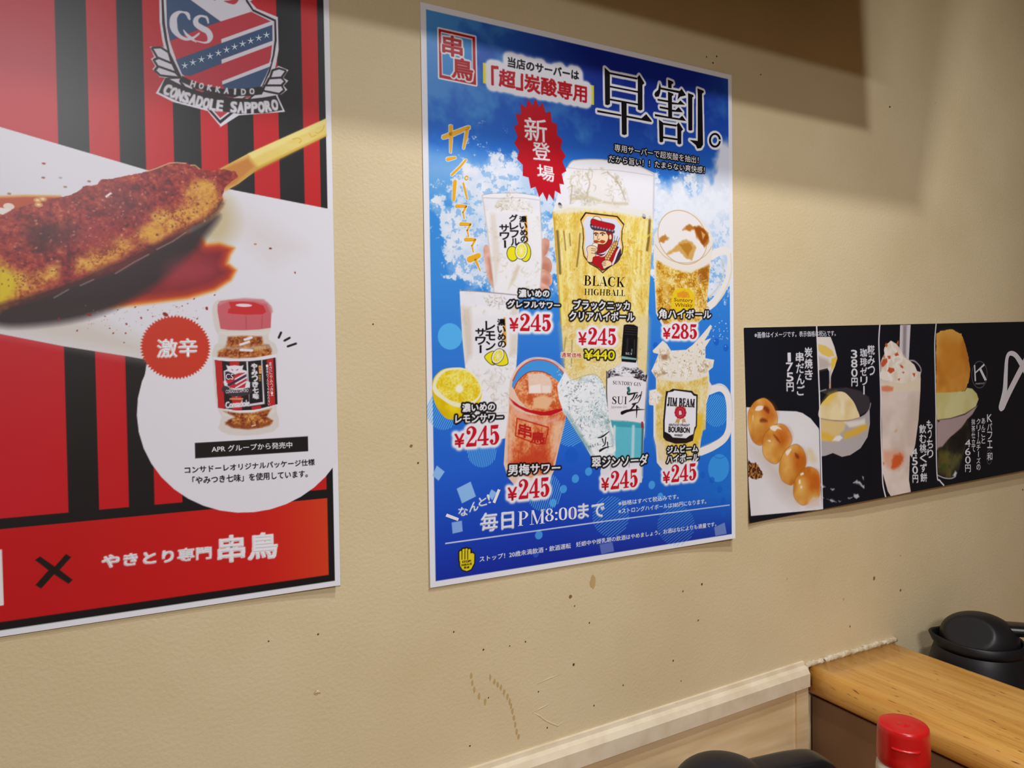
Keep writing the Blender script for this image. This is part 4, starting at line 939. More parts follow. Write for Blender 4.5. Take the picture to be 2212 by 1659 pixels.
    dot(B6, 1950, 945, 125, (64, 158, 234), .75); dot(B7, 1425, 1090, 35, (50, 100, 210), .7)
    for a in ((B6, 1415, 1190, 33), (B6, 1870, 1090, 30), (B6, 1760, 1030, 30), (B6, 1960, 1200, 32), (B6, 2005, 1345, 30), (B8, 2005, 610, 30), (B4, 1920, 655, 33), (B4, 2035, 728, 33), (B4, 1195, 700, 32), (B6, 190, 800, 80), (B8, 2005, 450, 28)): dot(*a, (24, 92, 200), .7)
    S.stroke(B6([(1960 + 122 * math.cos(t), 670 + 160 * math.sin(t)) for t in np.linspace(-2.2, 2.9, 24)]), .0012, (30, 100, 206), a=.7)
    def hatch(k, cx, cy, rx, ry, ang, step, w=9, c=(96, 180, 240), al=.85):
        dx, dy = math.cos(ang), math.sin(ang)
        for t in np.arange(-1.0 + step / 2, 1.0, step):
            L = math.sqrt(max(0, 1 - t * t)); ox, oy = -dy * t * rx, dx * t * ry
            S.stroke(k([(cx + ox - dx * L * rx, cy + oy - dy * L * ry), (cx + ox + dx * L * rx, cy + oy + dy * L * ry)]), w / q / 1300 * 1.0, c, a=al)
    hatch(B5, 320, 250, 200, 235, 2.1, .115); hatch(B5, 780, 760, 172, 172, 1.75, .12); hatch(B5, 1830, 520, 170, 165, 2.6, .14); hatch(B5, 1520, 1230, 210, 230, 1.9, .115)
    hatch(B8, 660, 640, 215, 240, 2.5, .12, al=.7); hatch(B8, 1440, 745, 220, 240, 2.5, .115, al=.55); hatch(B6, 1920, 260, 150, 190, 2.3, .13)

    # ---- helpers for the photographs of glasses
    def liq(c0, c1, c2, s=.012, sx=1.0, seed=0, lo=.3, hi=.7):
        def f(u, v):
            n = .6 * fbm(u * sx, v, s, 100 + seed, 4) + .4 * fbm(u * sx, v, s / 6, 110 + seed, 2)
            return ramp(n, (lo, c0), ((lo + hi) / 2, c1), (hi, c2))
        return f
    CLEAR = liq((214, 208, 200), (227, 225, 226), (233, 232, 236), .014, seed=1, lo=.24, hi=.44)
    ICE = liq((190, 180, 164), (216, 210, 200), (232, 230, 234), .014, seed=3, lo=.26, hi=.54)

    rq = random.Random(77)
    def streaks(k, poly, n, cols, L, wd, a=.7):
        """short curved glints and dark flecks inside an outline: ice and splashing water"""
        P = np.array(poly, float); lo, hi = P.min(0), P.max(0); m = 0
        while m < n:
            x, y = rq.uniform(lo[0], hi[0]), rq.uniform(lo[1], hi[1]); c = False
            for i in range(len(P)):
                (x0, y0), (x1, y1) = P[i - 1], P[i]
                if (y0 > y) != (y1 > y) and x < (x1 - x0) * (y - y0) / (y1 - y0) + x0: c = not c
            m += 1
            if not c: continue
            t = rq.uniform(0, PI); b = rq.uniform(-.8, .8); l = L * rq.uniform(.4, 1.3)
            S.stroke(k([(x, y), (x + l * math.cos(t), y + l * math.sin(t)), (x + 2 * l * math.cos(t + b), y + 2 * l * math.sin(t + b))]), [wd * .4, wd * rq.uniform(.7, 1.4), wd * .3], rq.choice(cols), soft=.0009, a=a, smooth=True)

    # hand behind the first glass
    S.region('hand_picture')
    skin = lambda u, v: ramp(fbm(u, v, .02, 130, 3), (.3, (206, 150, 130)), (.55, (226, 178, 160)), (.75, (238, 206, 194)))
    for pts in ([(800, 850), (850, 830), (890, 940), (920, 1150), (915, 1330), (880, 1290), (830, 1150), (805, 980)], [(1492, 770), (1545, 745), (1585, 770), (1580, 860), (1540, 950), (1495, 955)],
                [(1440, 980), (1510, 958), (1580, 985), (1618, 1060), (1600, 1150), (1520, 1175), (1440, 1140)], [(1430, 1130), (1520, 1120), (1605, 1180), (1622, 1260), (1580, 1320), (1480, 1300), (1420, 1220)], [(1440, 1270), (1520, 1290), (1590, 1340), (1560, 1420), (1440, 1400)]):
        S.region('thumb_picture' if pts[0][0] < 900 else 'hand_picture'); S.poly(B1(pts), skin, smooth=True)
        p = np.array(pts, float); c = p.mean(0); S.poly(B1((p - c) * .55 + c + [18, 34]), (178, 104, 84), smooth=True, soft=.006, a=.55)
    # ---- grapefruit sour
    S.region('grapefruit_sour_picture')
    S.poly(B1([(780, 235), (900, 212), (1200, 205), (1455, 240), (1472, 280), (1490, 700), (1496, 1000), (1470, 1420), (930, 1420), (905, 1180), (860, 800), (800, 380)]), CLEAR)
    S.poly(B1([(790, 250), (1455, 260), (1465, 400), (810, 405)]), (226, 226, 236), soft=.004, a=.8)
    S.poly(B1([(920, 400), (950, 310), (1080, 230), (1120, 160), (1180, 200), (1290, 250), (1380, 350), (1400, 450), (1260, 430), (1100, 410)]), ICE, soft=.002)
    streaks(B1, [(930, 410), (1000, 270), (1120, 180), (1300, 260), (1390, 430)], 46, [(180, 168, 152), (236, 236, 240), (150, 140, 132), (238, 238, 242)], 26, .0012)
    streaks(B1, [(880, 900), (1470, 900), (1460, 1330), (940, 1330)], 40, [(212, 200, 180), (238, 238, 242), (218, 206, 190)], 40, .002, .6)
    for l in ([(780, 232), (900, 210), (1200, 203), (1455, 242)], [(790, 260), (1000, 268), (1250, 262), (1460, 290)]): S.stroke(B1(l), .0008, (170, 160, 170), smooth=True, a=.7)
    S.stroke(B1([(782, 235), (810, 400), (860, 800), (905, 1150), (925, 1400)]), .0014, (196, 184, 176), smooth=True, soft=.002, a=.8); S.stroke(B1([(1472, 280), (1492, 700), (1496, 1000), (1470, 1400)]), .0014, (200, 188, 180), smooth=True, soft=.002, a=.7)
    S.poly(B1([(950, 440), (1340, 470), (1360, 800), (1380, 1000), (1060, 980), (980, 700)]), (228, 227, 234), soft=.006, a=.9)
    S.poly(B1([(1200, 1060), (1240, 1080), (1180, 1240), (1090, 1360), (1150, 1180)]), (208, 192, 166), soft=.004, a=.7); S.poly(B1([(880, 450), (940, 460), (1000, 980), (940, 1300), (910, 1000)]), (214, 202, 186), soft=.005, a=.6)
    def brushed(k, cols, part='drink_lettering'):
        for txt, a, b, wd in cols: S.vtext(k, txt, a, b, wd, (20, 18, 22), bold=.0004, part=part)
    S.poly(B1([(1296, 470), (1318, 475), (1332, 790), (1310, 800), (1285, 560)]), (224, 158, 50), soft=.001)
    brushed(B1, [('サワー', (1045, 575), (1060, 860), 110), ('グレフル', (1155, 455), (1180, 835), 100), ('濃いめの', (1268, 475), (1290, 795), 84)])
    def lemons(k, a, b, rnd):
        Y = (232, 222, 30)
        for (x, y, rx, ry), yy in ((a, Y), (b, Y)):
            S.ell(k([(x, y)])[0], rx / q / 1290, ry / q / 1500, (30, 24, 20)); S.ell(k([(x, y)])[0], rx / q / 1290 - .0009, ry / q / 1500 - .0009, yy)
    lemons(B1, (1145, 930, 62, 84), (1295, 910, 66, 108), True)
    S.ell(B1([(1250, 895)])[0], .0092, .0118, (30, 24, 20), ang=-.35); S.ell(B1([(1250, 895)])[0], .0086, .0111, (238, 236, 220), ang=-.35); S.ell(B1([(1250, 895)])[0], .0068, .0092, (232, 222, 60), ang=-.35)
    for t in np.linspace(0, PI, 6)[:-1]: S.stroke(B1([(1250 + 42 * math.cos(t), 895 + 62 * math.sin(t)), (1250 - 42 * math.cos(t), 895 - 62 * math.sin(t))]), .0009, (240, 238, 200))
    # ---- lemon sour
    S.region('lemon_sour_picture')
    S.poly(B3([(515, 48), (620, 40), (900, 65), (1215, 95), (1228, 200), (1210, 520), (1195, 900), (1150, 1300), (1100, 1800), (640, 1880), (610, 1500), (580, 960), (545, 600), (522, 210)]), CLEAR)
    S.poly(B3([(522, 60), (1218, 110), (1220, 230), (530, 215)]), (228, 228, 238), soft=.004, a=.85)
    S.poly(B3([(790, 95), (900, 80), (1010, 110), (1060, 190), (900, 230), (820, 180)]), ICE, soft=.003, a=.85)
    streaks(B3, [(780, 90), (1060, 100), (1080, 220), (860, 240)], 40, [(150, 140, 140), (236, 236, 242), (180, 170, 164)], 24, .0011)
    streaks(B3, [(800, 960), (1130, 960), (1080, 1500), (780, 1440)], 60, [(208, 196, 180), (238, 238, 242), (190, 178, 166)], 40, .0018, .55)
    S.stroke(B3([(515, 42), (700, 50), (900, 68), (1215, 98)]), .0014, (130, 122, 132), smooth=True, soft=.0012, a=.75)
    S.poly(B3([(535, 240), (640, 250), (680, 560), (660, 800), (590, 900), (555, 560)]), (202, 184, 166), soft=.008, a=.65); S.poly(B3([(1130, 220), (1215, 240), (1200, 800), (1110, 830)]), (206, 190, 168), soft=.006, a=.55)
    S.poly(B3([(680, 330), (1080, 350), (1100, 800), (700, 820), (660, 560)]), (228, 227, 234), soft=.006, a=.9)
    S.poly(B3([(850, 1000), (1000, 1080), (1060, 1200), (940, 1240), (830, 1140)]), ICE, soft=.006, a=.6); S.stroke(B3([(720, 1500), (1080, 1500)]), .001, (200, 188, 180), a=.7)
    S.poly(B3([(1040, 360), (1062, 365), (1075, 690), (1050, 720), (1030, 560)]), (222, 160, 60), soft=.001)
    brushed(B3, [('サワー', (765, 490), (765, 790), 120), ('レモン', (880, 400), (885, 760), 112), ('濃いめの', (1010, 375), (1022, 725), 92)])
    S.poly(B3([(815, 840), (860, 790), (920, 772), (960, 830), (930, 920), (880, 915)]), (30, 24, 20), grow=.0008, smooth=True); S.poly(B3([(815, 840), (860, 790), (920, 772), (960, 830), (930, 920), (880, 915)]), (232, 222, 30), smooth=True)
    S.poly(B3([(905, 880), (960, 770), (1040, 760), (1085, 860), (1080, 920), (1000, 938), (930, 915)]), (30, 24, 20), grow=.0008, smooth=True); S.poly(B3([(905, 880), (960, 770), (1040, 760), (1085, 860), (1080, 920), (1000, 938), (930, 915)]), (232, 222, 30), smooth=True)
    S.ell(B3([(970, 825)])[0], .0082, .0112, (30, 24, 20), ang=-.7); S.ell(B3([(970, 825)])[0], .0076, .0105, (238, 236, 220), ang=-.7); S.ell(B3([(970, 825)])[0], .006, .0086, (226, 216, 66), ang=-.7)
    for t in np.linspace(0, PI, 5)[:-1]: S.stroke(B3([(970 + 40 * math.cos(t), 825 + 52 * math.sin(t)), (970 - 40 * math.cos(t), 825 - 52 * math.sin(t))]), .0008, (240, 238, 210))
    # halved lemon
    S.region('lemon_picture')
    S.poly(B3([(185, 1190), (210, 1080), (300, 990), (420, 965), (560, 970), (680, 1040), (770, 1200), (770, 1330), (700, 1440), (560, 1560), (440, 1585), (340, 1560), (250, 1450), (200, 1330)]), lambda u, v: ramp(fbm(u, v, .02, 140, 3), (.3, (214, 178, 12)), (.55, (232, 206, 26)), (.8, (240, 222, 60))), smooth=True)
    S.poly(B3([(190, 1190), (230, 1070), (320, 990), (430, 965), (570, 972), (690, 1040), (775, 1190), (770, 1290), (690, 1390), (560, 1440), (430, 1420), (300, 1340), (215, 1270)]), (236, 232, 200), smooth=True, soft=.001)
    S.poly(B3([(232, 1180), (270, 1080), (350, 1010), (460, 990), (590, 1000), (690, 1080), (760, 1200), (740, 1300), (650, 1370), (540, 1390), (420, 1360), (310, 1290)]), lambda u, v: ramp(.5 * fbm(u, v, .008, 145, 3) + .5 * fbm(u, v, .002, 146, 2), (.3, (222, 190, 20)), (.5, (234, 212, 60)), (.7, (240, 230, 130))), smooth=True, soft=.001)
    S.ell(B3([(510, 1215)])[0], .0055, .0055, (242, 240, 214), soft=.003)
    for t in np.linspace(0, 2 * PI, 12)[:-1]: S.stroke(B3([(510 + 40 * math.cos(t), 1215 + 45 * math.sin(t)), (510 + 200 * math.cos(t), 1215 + 165 * math.sin(t))]), .0007, (240, 232, 160), a=.7)

    # ---- large pitcher of whisky highball
    S.region('whisky_highball_picture')
    GOLD = liq((214, 172, 60), (230, 204, 108), (238, 226, 166), .020, 2.4, seed=5, lo=.26, hi=.66)
    S.poly(PX([(1224, 362), (1238, 346), (1300, 344), (1380, 358), (1414, 374), (1413, 440), (1408, 520), (1401, 640), (1395, 800), (1393, 900), (1391, 950), (1300, 950), (1228, 872), (1222, 840), (1213, 700), (1203, 590), (1193, 470), (1197, 446)]), (230, 229, 236))
    S.poly(PX([(1193, 458), (1230, 448), (1300, 452), (1360, 462), (1411, 472), (1402, 640), (1396, 800), (1392, 900), (1390, 945), (1300, 945), (1229, 868), (1222, 840), (1213, 700), (1203, 590)]), GOLD, soft=.001)
    S.poly(PX([(1213, 700), (1400, 690), (1396, 800), (1388, 940), (1310, 940), (1232, 866), (1224, 840)]), liq((214, 178, 96), (226, 206, 148), (232, 220, 178), .012, seed=6), soft=.016, a=.85)
    S.poly(PX([(1340, 690), (1398, 680), (1392, 860), (1360, 840)]), (226, 208, 160), soft=.012, a=.8)
    S.poly(PX([(1236, 470), (1250, 470), (1262, 800), (1246, 800)]), (218, 184, 80), soft=.01, a=.5)
    for l, c, w_ in (([(1203, 500), (1212, 620), (1216, 700)], (236, 222, 130), .005), ([(1222, 500), (1230, 620)], (238, 226, 150), .004), ([(1385, 480), (1378, 600)], (238, 226, 150), .004), ([(1372, 480), (1366, 590)], (226, 196, 70), .003), ([(1197, 470), (1206, 610), (1212, 700)], (196, 146, 40), .0022), ([(1396, 480), (1388, 590)], (236, 224, 160), .005)):
        S.stroke(PX(l), w_, c, soft=.002, a=.85)
    for l, w_ in (([(1204, 500), (1207, 540), (1210, 590)], .0042), ([(1404, 470), (1401, 520), (1398, 540)], .0045), ([(1218, 500), (1222, 540)], .0016), ([(1253, 505), (1250, 545), (1246, 575)], .0022), ([(1230, 505), (1232, 530)], .0015)): S.stroke(PX(l), w_, (96, 66, 30), soft=.002, a=.7)
    S.ell(PX([(1210, 444)])[0], .0030, .0042, (40, 40, 44), ang=.5); S.ell(PX([(1391, 467)])[0], .0032, .0040, (40, 40, 44), ang=.5)
    S.poly(PX([(1234, 372), (1262, 360), (1310, 362), (1345, 385), (1362, 440), (1350, 452), (1290, 444), (1230, 446), (1228, 410)]), ICE, soft=.002)
    S.poly(PX([(1278, 372), (1296, 366), (1312, 400), (1318, 434), (1280, 434), (1270, 410)]), (230, 227, 226), soft=.003, smooth=True); S.stroke(PX([(1236, 430), (1270, 426), (1310, 438), (1355, 440)]), .004, (204, 190, 158), soft=.003, smooth=True, a=.8)
    streaks(PX, [(1236, 372), (1262, 362), (1312, 364), (1345, 386), (1362, 440), (1290, 444), (1230, 446)], 60, [(190, 178, 150), (236, 232, 226), (206, 196, 172), (238, 236, 236)], 8, .0018, .6)
    for l in ([(1268, 376), (1274, 396), (1268, 416)], [(1312, 372), (1336, 396), (1350, 430)], [(1236, 400), (1232, 440)]): S.stroke(PX(l), .0022, (172, 156, 128), soft=.002, smooth=True, a=.6)
    S.stroke(PX([(1226, 362), (1240, 347), (1300, 345), (1380, 360), (1413, 377)]), .0016, (206, 180, 150), smooth=True, a=.8); S.stroke(PX([(1226, 362), (1262, 366), (1330, 368), (1412, 380)]), .0010, (186, 176, 180), smooth=True, a=.7); S.stroke(PX([(1413, 376), (1411, 470)]), .0022, (190, 182, 196), soft=.002, a=.8)
    S.poly(PX([(1200, 440), (1240, 446), (1300, 440), (1360, 450), (1410, 456), (1410, 474), (1350, 464), (1290, 456), (1196, 462)]), (230, 226, 218), soft=.004, a=.8, rough=.002)
    rg = random.Random(11)
    streaks(PX, [(1220, 600), (1384, 600), (1376, 860), (1236, 850)], 90, [(240, 232, 186), (212, 164, 52), (238, 226, 170)], 7, .0022, .55)
    streaks(PX, [(1330, 485), (1388, 490), (1380, 590), (1340, 590)], 40, [(238, 222, 90), (214, 166, 40), (242, 234, 180)], 9, .0026, .6)
    for i in range(260):
        y = rg.uniform(480, 880); x = rg.uniform(1205 + (y - 480) * .06, 1398); S.ell(PX([(x, y)])[0], rg.uniform(.0003, .0008), rg.uniform(.0003, .0008), rg.choice([(176, 124, 30), (244, 236, 190), (240, 230, 170), (150, 100, 30)]), a=.7)
    for l in ([(1222, 730), (1218, 760), (1220, 800)], [(1236, 735), (1234, 790)], [(1378, 730), (1376, 790)]): S.stroke(PX(l), .0022, (140, 128, 90), soft=.0015, a=.6)
    # shield with the bearded man
    S.region('highball_emblem')
    sh = [(295, 522), (355, 432), (740, 478), (822, 575), (800, 650), (795, 760), (812, 850), (800, 930), (740, 1030), (640, 1100), (563, 1165), (500, 1105), (400, 1050), (335, 960), (318, 860), (330, 740), (322, 620)]
    S.poly(B2(sh), (44, 18, 12)); 
    shp = np.array(sh, float); cc = shp.mean(0)
    S.poly(B2((shp - cc) * .955 + cc), (240, 196, 110)); S.poly(B2((shp - cc) * .88 + cc), (214, 218, 234))
    OUT = (40, 16, 14)
    def fig(pts, col, o=.0005, smooth=True): S.poly(BH(pts), OUT, grow=o, smooth=smooth); S.poly(BH(pts), col, smooth=smooth)
    fig([(90, 900), (0, 960), (60, 980), (200, 1060), (262, 1110), (400, 1040), (500, 980), (570, 900), (590, 760), (550, 700), (470, 680), (400, 720), (300, 820), (150, 830)], (60, 46, 66))
    fig([(110, 850), (70, 970), (180, 1050), (262, 1105), (330, 1060), (420, 1000), (520, 740), (470, 680), (380, 740), (280, 840), (180, 830)], (176, 24, 34))
    S.poly(BH([(130, 830), (200, 840), (220, 870), (300, 830), (330, 780), (420, 640), (430, 690), (340, 810), (300, 860), (240, 870), (200, 850), (150, 855)]), (232, 226, 230))
    S.stroke(BH([(560, 720), (520, 800), (470, 940), (440, 1000)]), .0030, (228, 222, 228))
    fig([(112, 400), (105, 500), (108, 560), (150, 610), (200, 640), (300, 640), (380, 590), (420, 560), (420, 460), (350, 400), (200, 380)], (238, 208, 164))
    fig([(330, 430), (380, 420), (440, 450), (440, 560), (420, 640), (360, 720), (280, 780), (180, 810), (140, 790), (170, 690), (200, 650), (290, 650), (350, 590), (370, 500)], (160, 28, 30))
    for x in (190, 220, 260, 300, 335): S.stroke(BH([(x, 690), (x - 12, 790)]), .0005, (90, 12, 16), a=.8)
    fig([(385, 480), (415, 470), (425, 540), (395, 560), (380, 530)], (238, 208, 164), .0004)
    S.poly(BH([(105, 580), (160, 570), (210, 590), (240, 565), (300, 580), (310, 605), (260, 630), (210, 610), (150, 620), (105, 610)]), (176, 62, 26), smooth=True)
    for e_ in (140, 258): S.ell(BH([(e_, 475)])[0], .0022, .0015, (238, 226, 210)); S.ell(BH([(e_ + 4, 475)])[0], .0014, .0014, (40, 20, 16))
    for l in ([(108, 455), (140, 440), (180, 452)], [(220, 450), (262, 438), (305, 455)]): S.stroke(BH(l), .0018, (110, 24, 16), smooth=True)
    S.stroke(BH([(185, 470), (170, 540), (190, 560), (210, 545)]), .0006, OUT, smooth=True)
    fig([(95, 170), (150, 145), (210, 170), (240, 230), (120, 210)], (232, 224, 214))
    fig([(55, 220), (90, 190), (200, 225), (330, 255), (460, 290), (478, 335), (440, 385), (300, 365), (150, 325), (60, 280)], (178, 22, 34))
    fig([(45, 290), (60, 290), (150, 335), (300, 372), (440, 395), (470, 400), (465, 440), (400, 430), (250, 400), (110, 385), (55, 345)], (70, 54, 74))
    for t in np.linspace(.05, .95, 8): S.ell(BH([(60 + 400 * t, 318 + 88 * t)])[0], .0018, .0014, (170, 160, 180), a=.8)
    fig([(85, 640), (170, 632), (172, 690), (160, 780), (100, 790)], (236, 226, 214), .0004)
    fig([(-20, 720), (40, 670), (120, 680), (165, 720), (160, 770), (120, 800), (140, 850), (90, 880), (70, 960), (-10, 940), (0, 820)], (238, 208, 164))
    for y in (720, 755, 800): S.stroke(BH([(60, y), (150, y + 12)]), .0005, OUT)
    fig([(250, 970), (320, 930), (400, 950), (425, 1010), (350, 1050), (290, 1080), (260, 1030)], (238, 208, 164))
    for y in (970, 1000, 1030): S.stroke(BH([(255, y + 5), (320, y - 12)]), .0005, OUT)
    for k in range(7):
        x, y = 335 + k * 24, 880 - k * 42; S.ell(BH([(x, y)])[0], .0028, .0042, OUT, ang=-.6); S.ell(BH([(x, y)])[0], .0023, .0037, (226, 176, 100), ang=-.6); S.ell(BH([(x + 34, y + 4)])[0], .0026, .0040, OUT, ang=-.2); S.ell(BH([(x + 34, y + 4)])[0], .0021, .0035, (226, 176, 100), ang=-.2)
    for l in ([(470, 620), (480, 490)], [(500, 620), (530, 505)], [(520, 660), (565, 530)]): S.stroke(BH(l), .0006, OUT)
    S.text(B2, 'BLACK', (340, 1308), (828, 1330), (345, 1186), (24, 14, 10), serif=True, part='drink_lettering')
    S.text(B2, 'HIGHBALL', (345, 1422), (832, 1436), (348, 1346), (24, 14, 10), serif=True, part='drink_lettering')

    # ---- whisky mug (right)
    S.region('whisky_mug_picture')
    S.stroke(B2([(1865, 960), (1960, 905), (2050, 900), (2085, 980), (2070, 1180), (2000, 1360), (1900, 1500), (1790, 1590)]), [.012, .0125, .0125, .012, .011, .0125, .0125, .012], (232, 228, 226), smooth=True)
    S.stroke(B2([(1990, 1010), (2010, 1150), (1940, 1330), (1830, 1450)]), .002, (206, 190, 166), soft=.003, smooth=True, a=.7); S.stroke(B2([(2090, 930), (2100, 1150), (2030, 1360), (1920, 1540)]), .0016, (220, 200, 160), smooth=True, a=.8)
    S.poly(B2([(1180, 700), (1300, 520), (1500, 440), (1680, 470), (1820, 600), (1880, 740), (1870, 900), (1850, 1060), (1820, 1400), (1800, 1660), (1700, 1760), (1680, 1800), (1280, 1800), (1200, 1640), (1185, 1300), (1170, 980)]), (228, 222, 214))
    S.poly(B2([(1205, 1000), (1300, 1060), (1450, 1120), (1620, 1130), (1780, 1080), (1845, 1060), (1815, 1400), (1795, 1640), (1700, 1750), (1300, 1770), (1210, 1620), (1195, 1300)]), liq((176, 116, 26), (222, 178, 70), (238, 220, 160), .011, seed=8, lo=.34, hi=.66), soft=.003)
    S.poly(B2([(1180, 830), (1300, 960), (1450, 1030), (1620, 1040), (1790, 960), (1860, 860), (1850, 1060), (1740, 1100), (1620, 1160), (1580, 1160), (1400, 1100), (1250, 1010), (1190, 960)]), (232, 224, 214), soft=.004, a=.9)
    S.ell(B2([(1522, 735)])[0], .0485, .0405, (206, 176, 130), ang=-.22); S.ell(B2([(1522, 735)])[0], .0470, .0390, (231, 227, 228), ang=-.22)
    for pts, c in (([(1520, 640), (1600, 565), (1640, 600), (1740, 600), (1820, 680), (1840, 780), (1780, 870), (1740, 800), (1690, 740), (1660, 650), (1580, 660)], (178, 110, 40)), ([(1650, 610), (1760, 620), (1830, 740), (1770, 840), (1720, 760)], (150, 76, 22)),
                   ([(1240, 740), (1310, 700), (1355, 740), (1290, 800), (1240, 790)], (184, 124, 50)), ([(1330, 930), (1480, 790), (1560, 750), (1640, 790), (1680, 860), (1630, 1010), (1560, 990), (1480, 900), (1360, 940)], (206, 160, 86)), ([(1480, 820), (1600, 790), (1640, 860), (1580, 960)], (180, 124, 40))):
        S.poly(B2(pts), c, soft=.003, rough=.002, a=.95)
    S.poly(B2([(1700, 790), (1760, 860), (1720, 850)]), (236, 230, 226), soft=.002); S.poly(B2([(1740, 660), (1790, 700), (1760, 760)]), (206, 160, 90), soft=.002)
    S.stroke(B2([(1190, 820), (1300, 960), (1450, 1030), (1640, 1030), (1790, 950), (1870, 840)]), .0012, (196, 166, 130), smooth=True, a=.8)
    S.poly(B2([(1690, 1160), (1830, 1060), (1820, 1240), (1720, 1290)]), (150, 80, 20), soft=.006, a=.7)
    S.poly(B2([(1210, 1130), (1290, 1250), (1370, 1290), (1380, 1500), (1260, 1400)]), (206, 152, 40), soft=.006, a=.6)
    S.poly(B2([(1385, 1440), (1420, 1360), (1500, 1340), (1600, 1350), (1655, 1410), (1665, 1560), (1640, 1680), (1390, 1690)]), (232, 196, 34), smooth=False, soft=.001)
    S.poly(B2([(1455, 1400), (1530, 1375), (1590, 1400), (1600, 1450), (1520, 1460), (1460, 1440)]), (222, 150, 40), soft=.002, rough=.002)
    S.text(B2, 'Suntory', (1415, 1510), (1642, 1520), (1418, 1455), (110, 56, 24), bold=.0007, part='drink_lettering'); S.text(B2, 'Whisky', (1425, 1578), (1636, 1580), (1428, 1518), (110, 56, 24), bold=.0007, part='drink_lettering')
    streaks(B2, [(1215, 1060), (1620, 1140), (1830, 1080), (1790, 1640), (1220, 1600)], 90, [(240, 228, 180), (190, 130, 30), (236, 214, 140), (160, 100, 24)], 30, .0018, .55)
    S.poly(B2([(1385, 1440), (1420, 1360), (1500, 1340), (1600, 1350), (1655, 1410), (1665, 1560), (1640, 1680), (1390, 1690)]), (232, 196, 34), soft=.001); S.poly(B2([(1455, 1400), (1530, 1375), (1590, 1400), (1600, 1450), (1520, 1460), (1460, 1440)]), (222, 150, 40), soft=.002, rough=.002)
    for i in range(110):
        x, y = rg.uniform(1210, 1800), rg.uniform(1150, 1660); S.ell(B2([(x, y)])[0], .0006, .0006, rg.choice([(160, 96, 20), (244, 232, 190)]), a=.7)

    # ---- plum sour
    S.region('plum_sour_picture')
    S.poly(B3([(1115, 1120), (1180, 980), (1300, 880), (1460, 845), (1620, 880), (1760, 980), (1830, 1100), (1800, 1250), (1780, 1560), (1700, 1850)]).tolist() + B5([(1790, 330), (1700, 700), (1640, 980), (1560, 1150), (1300, 1200), (1170, 1150), (1090, 1060), (1040, 900), (1060, 560), (1100, 280)]).tolist() + B3([(1100, 1300)]).tolist(), (228, 196, 176))
    S.poly(B3([(1150, 1120), (1220, 990), (1330, 900), (1460, 872), (1610, 905), (1730, 1000), (1790, 1100), (1700, 1250), (1200, 1230)]), (66, 150, 226), smooth=True)
    S.poly(B3([(1165, 1210), (1210, 1120), (1330, 1020), (1500, 1015), (1600, 1060), (1740, 1180), (1760, 1350), (1720, 1480), (1560, 1530), (1380, 1480), (1250, 1380)]), liq((196, 84, 42), (216, 120, 72), (232, 176, 130), .012, seed=12, lo=.34, hi=.66), smooth=True)
    S.poly(B3([(1330, 1040), (1500, 1030), (1590, 1080), (1620, 1170), (1610, 1270), (1340, 1270)]), (232, 206, 192), soft=.002, a=.9); S.poly(B3([(1345, 1180), (1480, 1160), (1490, 1265), (1345, 1268)]), (238, 226, 220), soft=.002); S.poly(B3([(1500, 1180), (1600, 1180), (1600, 1260), (1500, 1262)]), (236, 220, 212), soft=.002)
    S.poly(B3([(1390, 1330), (1520, 1290), (1640, 1340), (1560, 1460), (1400, 1450)]), (230, 182, 140), soft=.003)
    body = B5([(1110, 180), (1200, 260), (1350, 310), (1560, 330), (1740, 270), (1780, 330), (1690, 690), (1640, 900), (1560, 1040), (1300, 1060), (1140, 1000), (1090, 900), (1090, 600)])
    S.poly(body, liq((200, 84, 48), (222, 134, 84), (232, 176, 130), .018, 1.5, seed=13), soft=.002)
    S.poly(B5([(1100, 100), (1150, 140), (1230, 200), (1350, 250), (1520, 275), (1740, 230), (1740, 260), (1600, 320), (1480, 320), (1300, 270), (1160, 190)]), (190, 24, 34), soft=.001)
    S.poly(B5([(1110, 110), (1180, 230), (1330, 320), (1520, 370), (1700, 330), (1690, 400), (1500, 420), (1300, 380), (1150, 300)]), (226, 170, 152), soft=.006, a=.8)
    S.poly(B5([(1300, 800), (1400, 700), (1540, 740), (1580, 860), (1450, 930), (1250, 960), (1100, 860)]), (196, 62, 36), soft=.010, a=.85); S.poly(B5([(1100, 250), (1150, 320), (1140, 850), (1090, 880)]), (234, 190, 166), soft=.006, a=.7); S.poly(B5([(1620, 430), (1760, 380), (1690, 700), (1620, 860)]), (234, 198, 172), soft=.008, a=.7)
    for l, c, w_ in (([(1150, 1120), (1220, 990), (1330, 900), (1460, 868), (1620, 905), (1740, 1010), (1800, 1120)], (196, 70, 66), .0018), ([(1125, 1110), (1200, 965), (1320, 870), (1460, 845), (1630, 880), (1770, 990), (1825, 1100)], (232, 206, 196), .0018), ([(1165, 1215), (1215, 1120), (1335, 1018), (1500, 1012), (1600, 1055)], (160, 40, 36), .0012)): S.stroke(B3(l), w_, c, smooth=True, a=.9)
    S.stroke(B5([(1200, 352), (1575, 460), (1535, 655), (1440, 660), (1180, 560)]), .0016, (190, 36, 34), closed=True)
    V = B5([(1215, 560), (1370, 600), (1220, 400)]); S.glyph(glyphs('串'), V[0], V[1], V[2], (188, 34, 32), bold=.0007, part='drink_lettering')
    V = B5([(1355, 645), (1530, 650), (1365, 510)]); S.glyph(glyphs('鳥'), V[0], V[1], V[2], (188, 34, 32), bold=.0007, part='drink_lettering')

    # ---- gin bottle and its glass
    S.region('gin_bottle_picture')
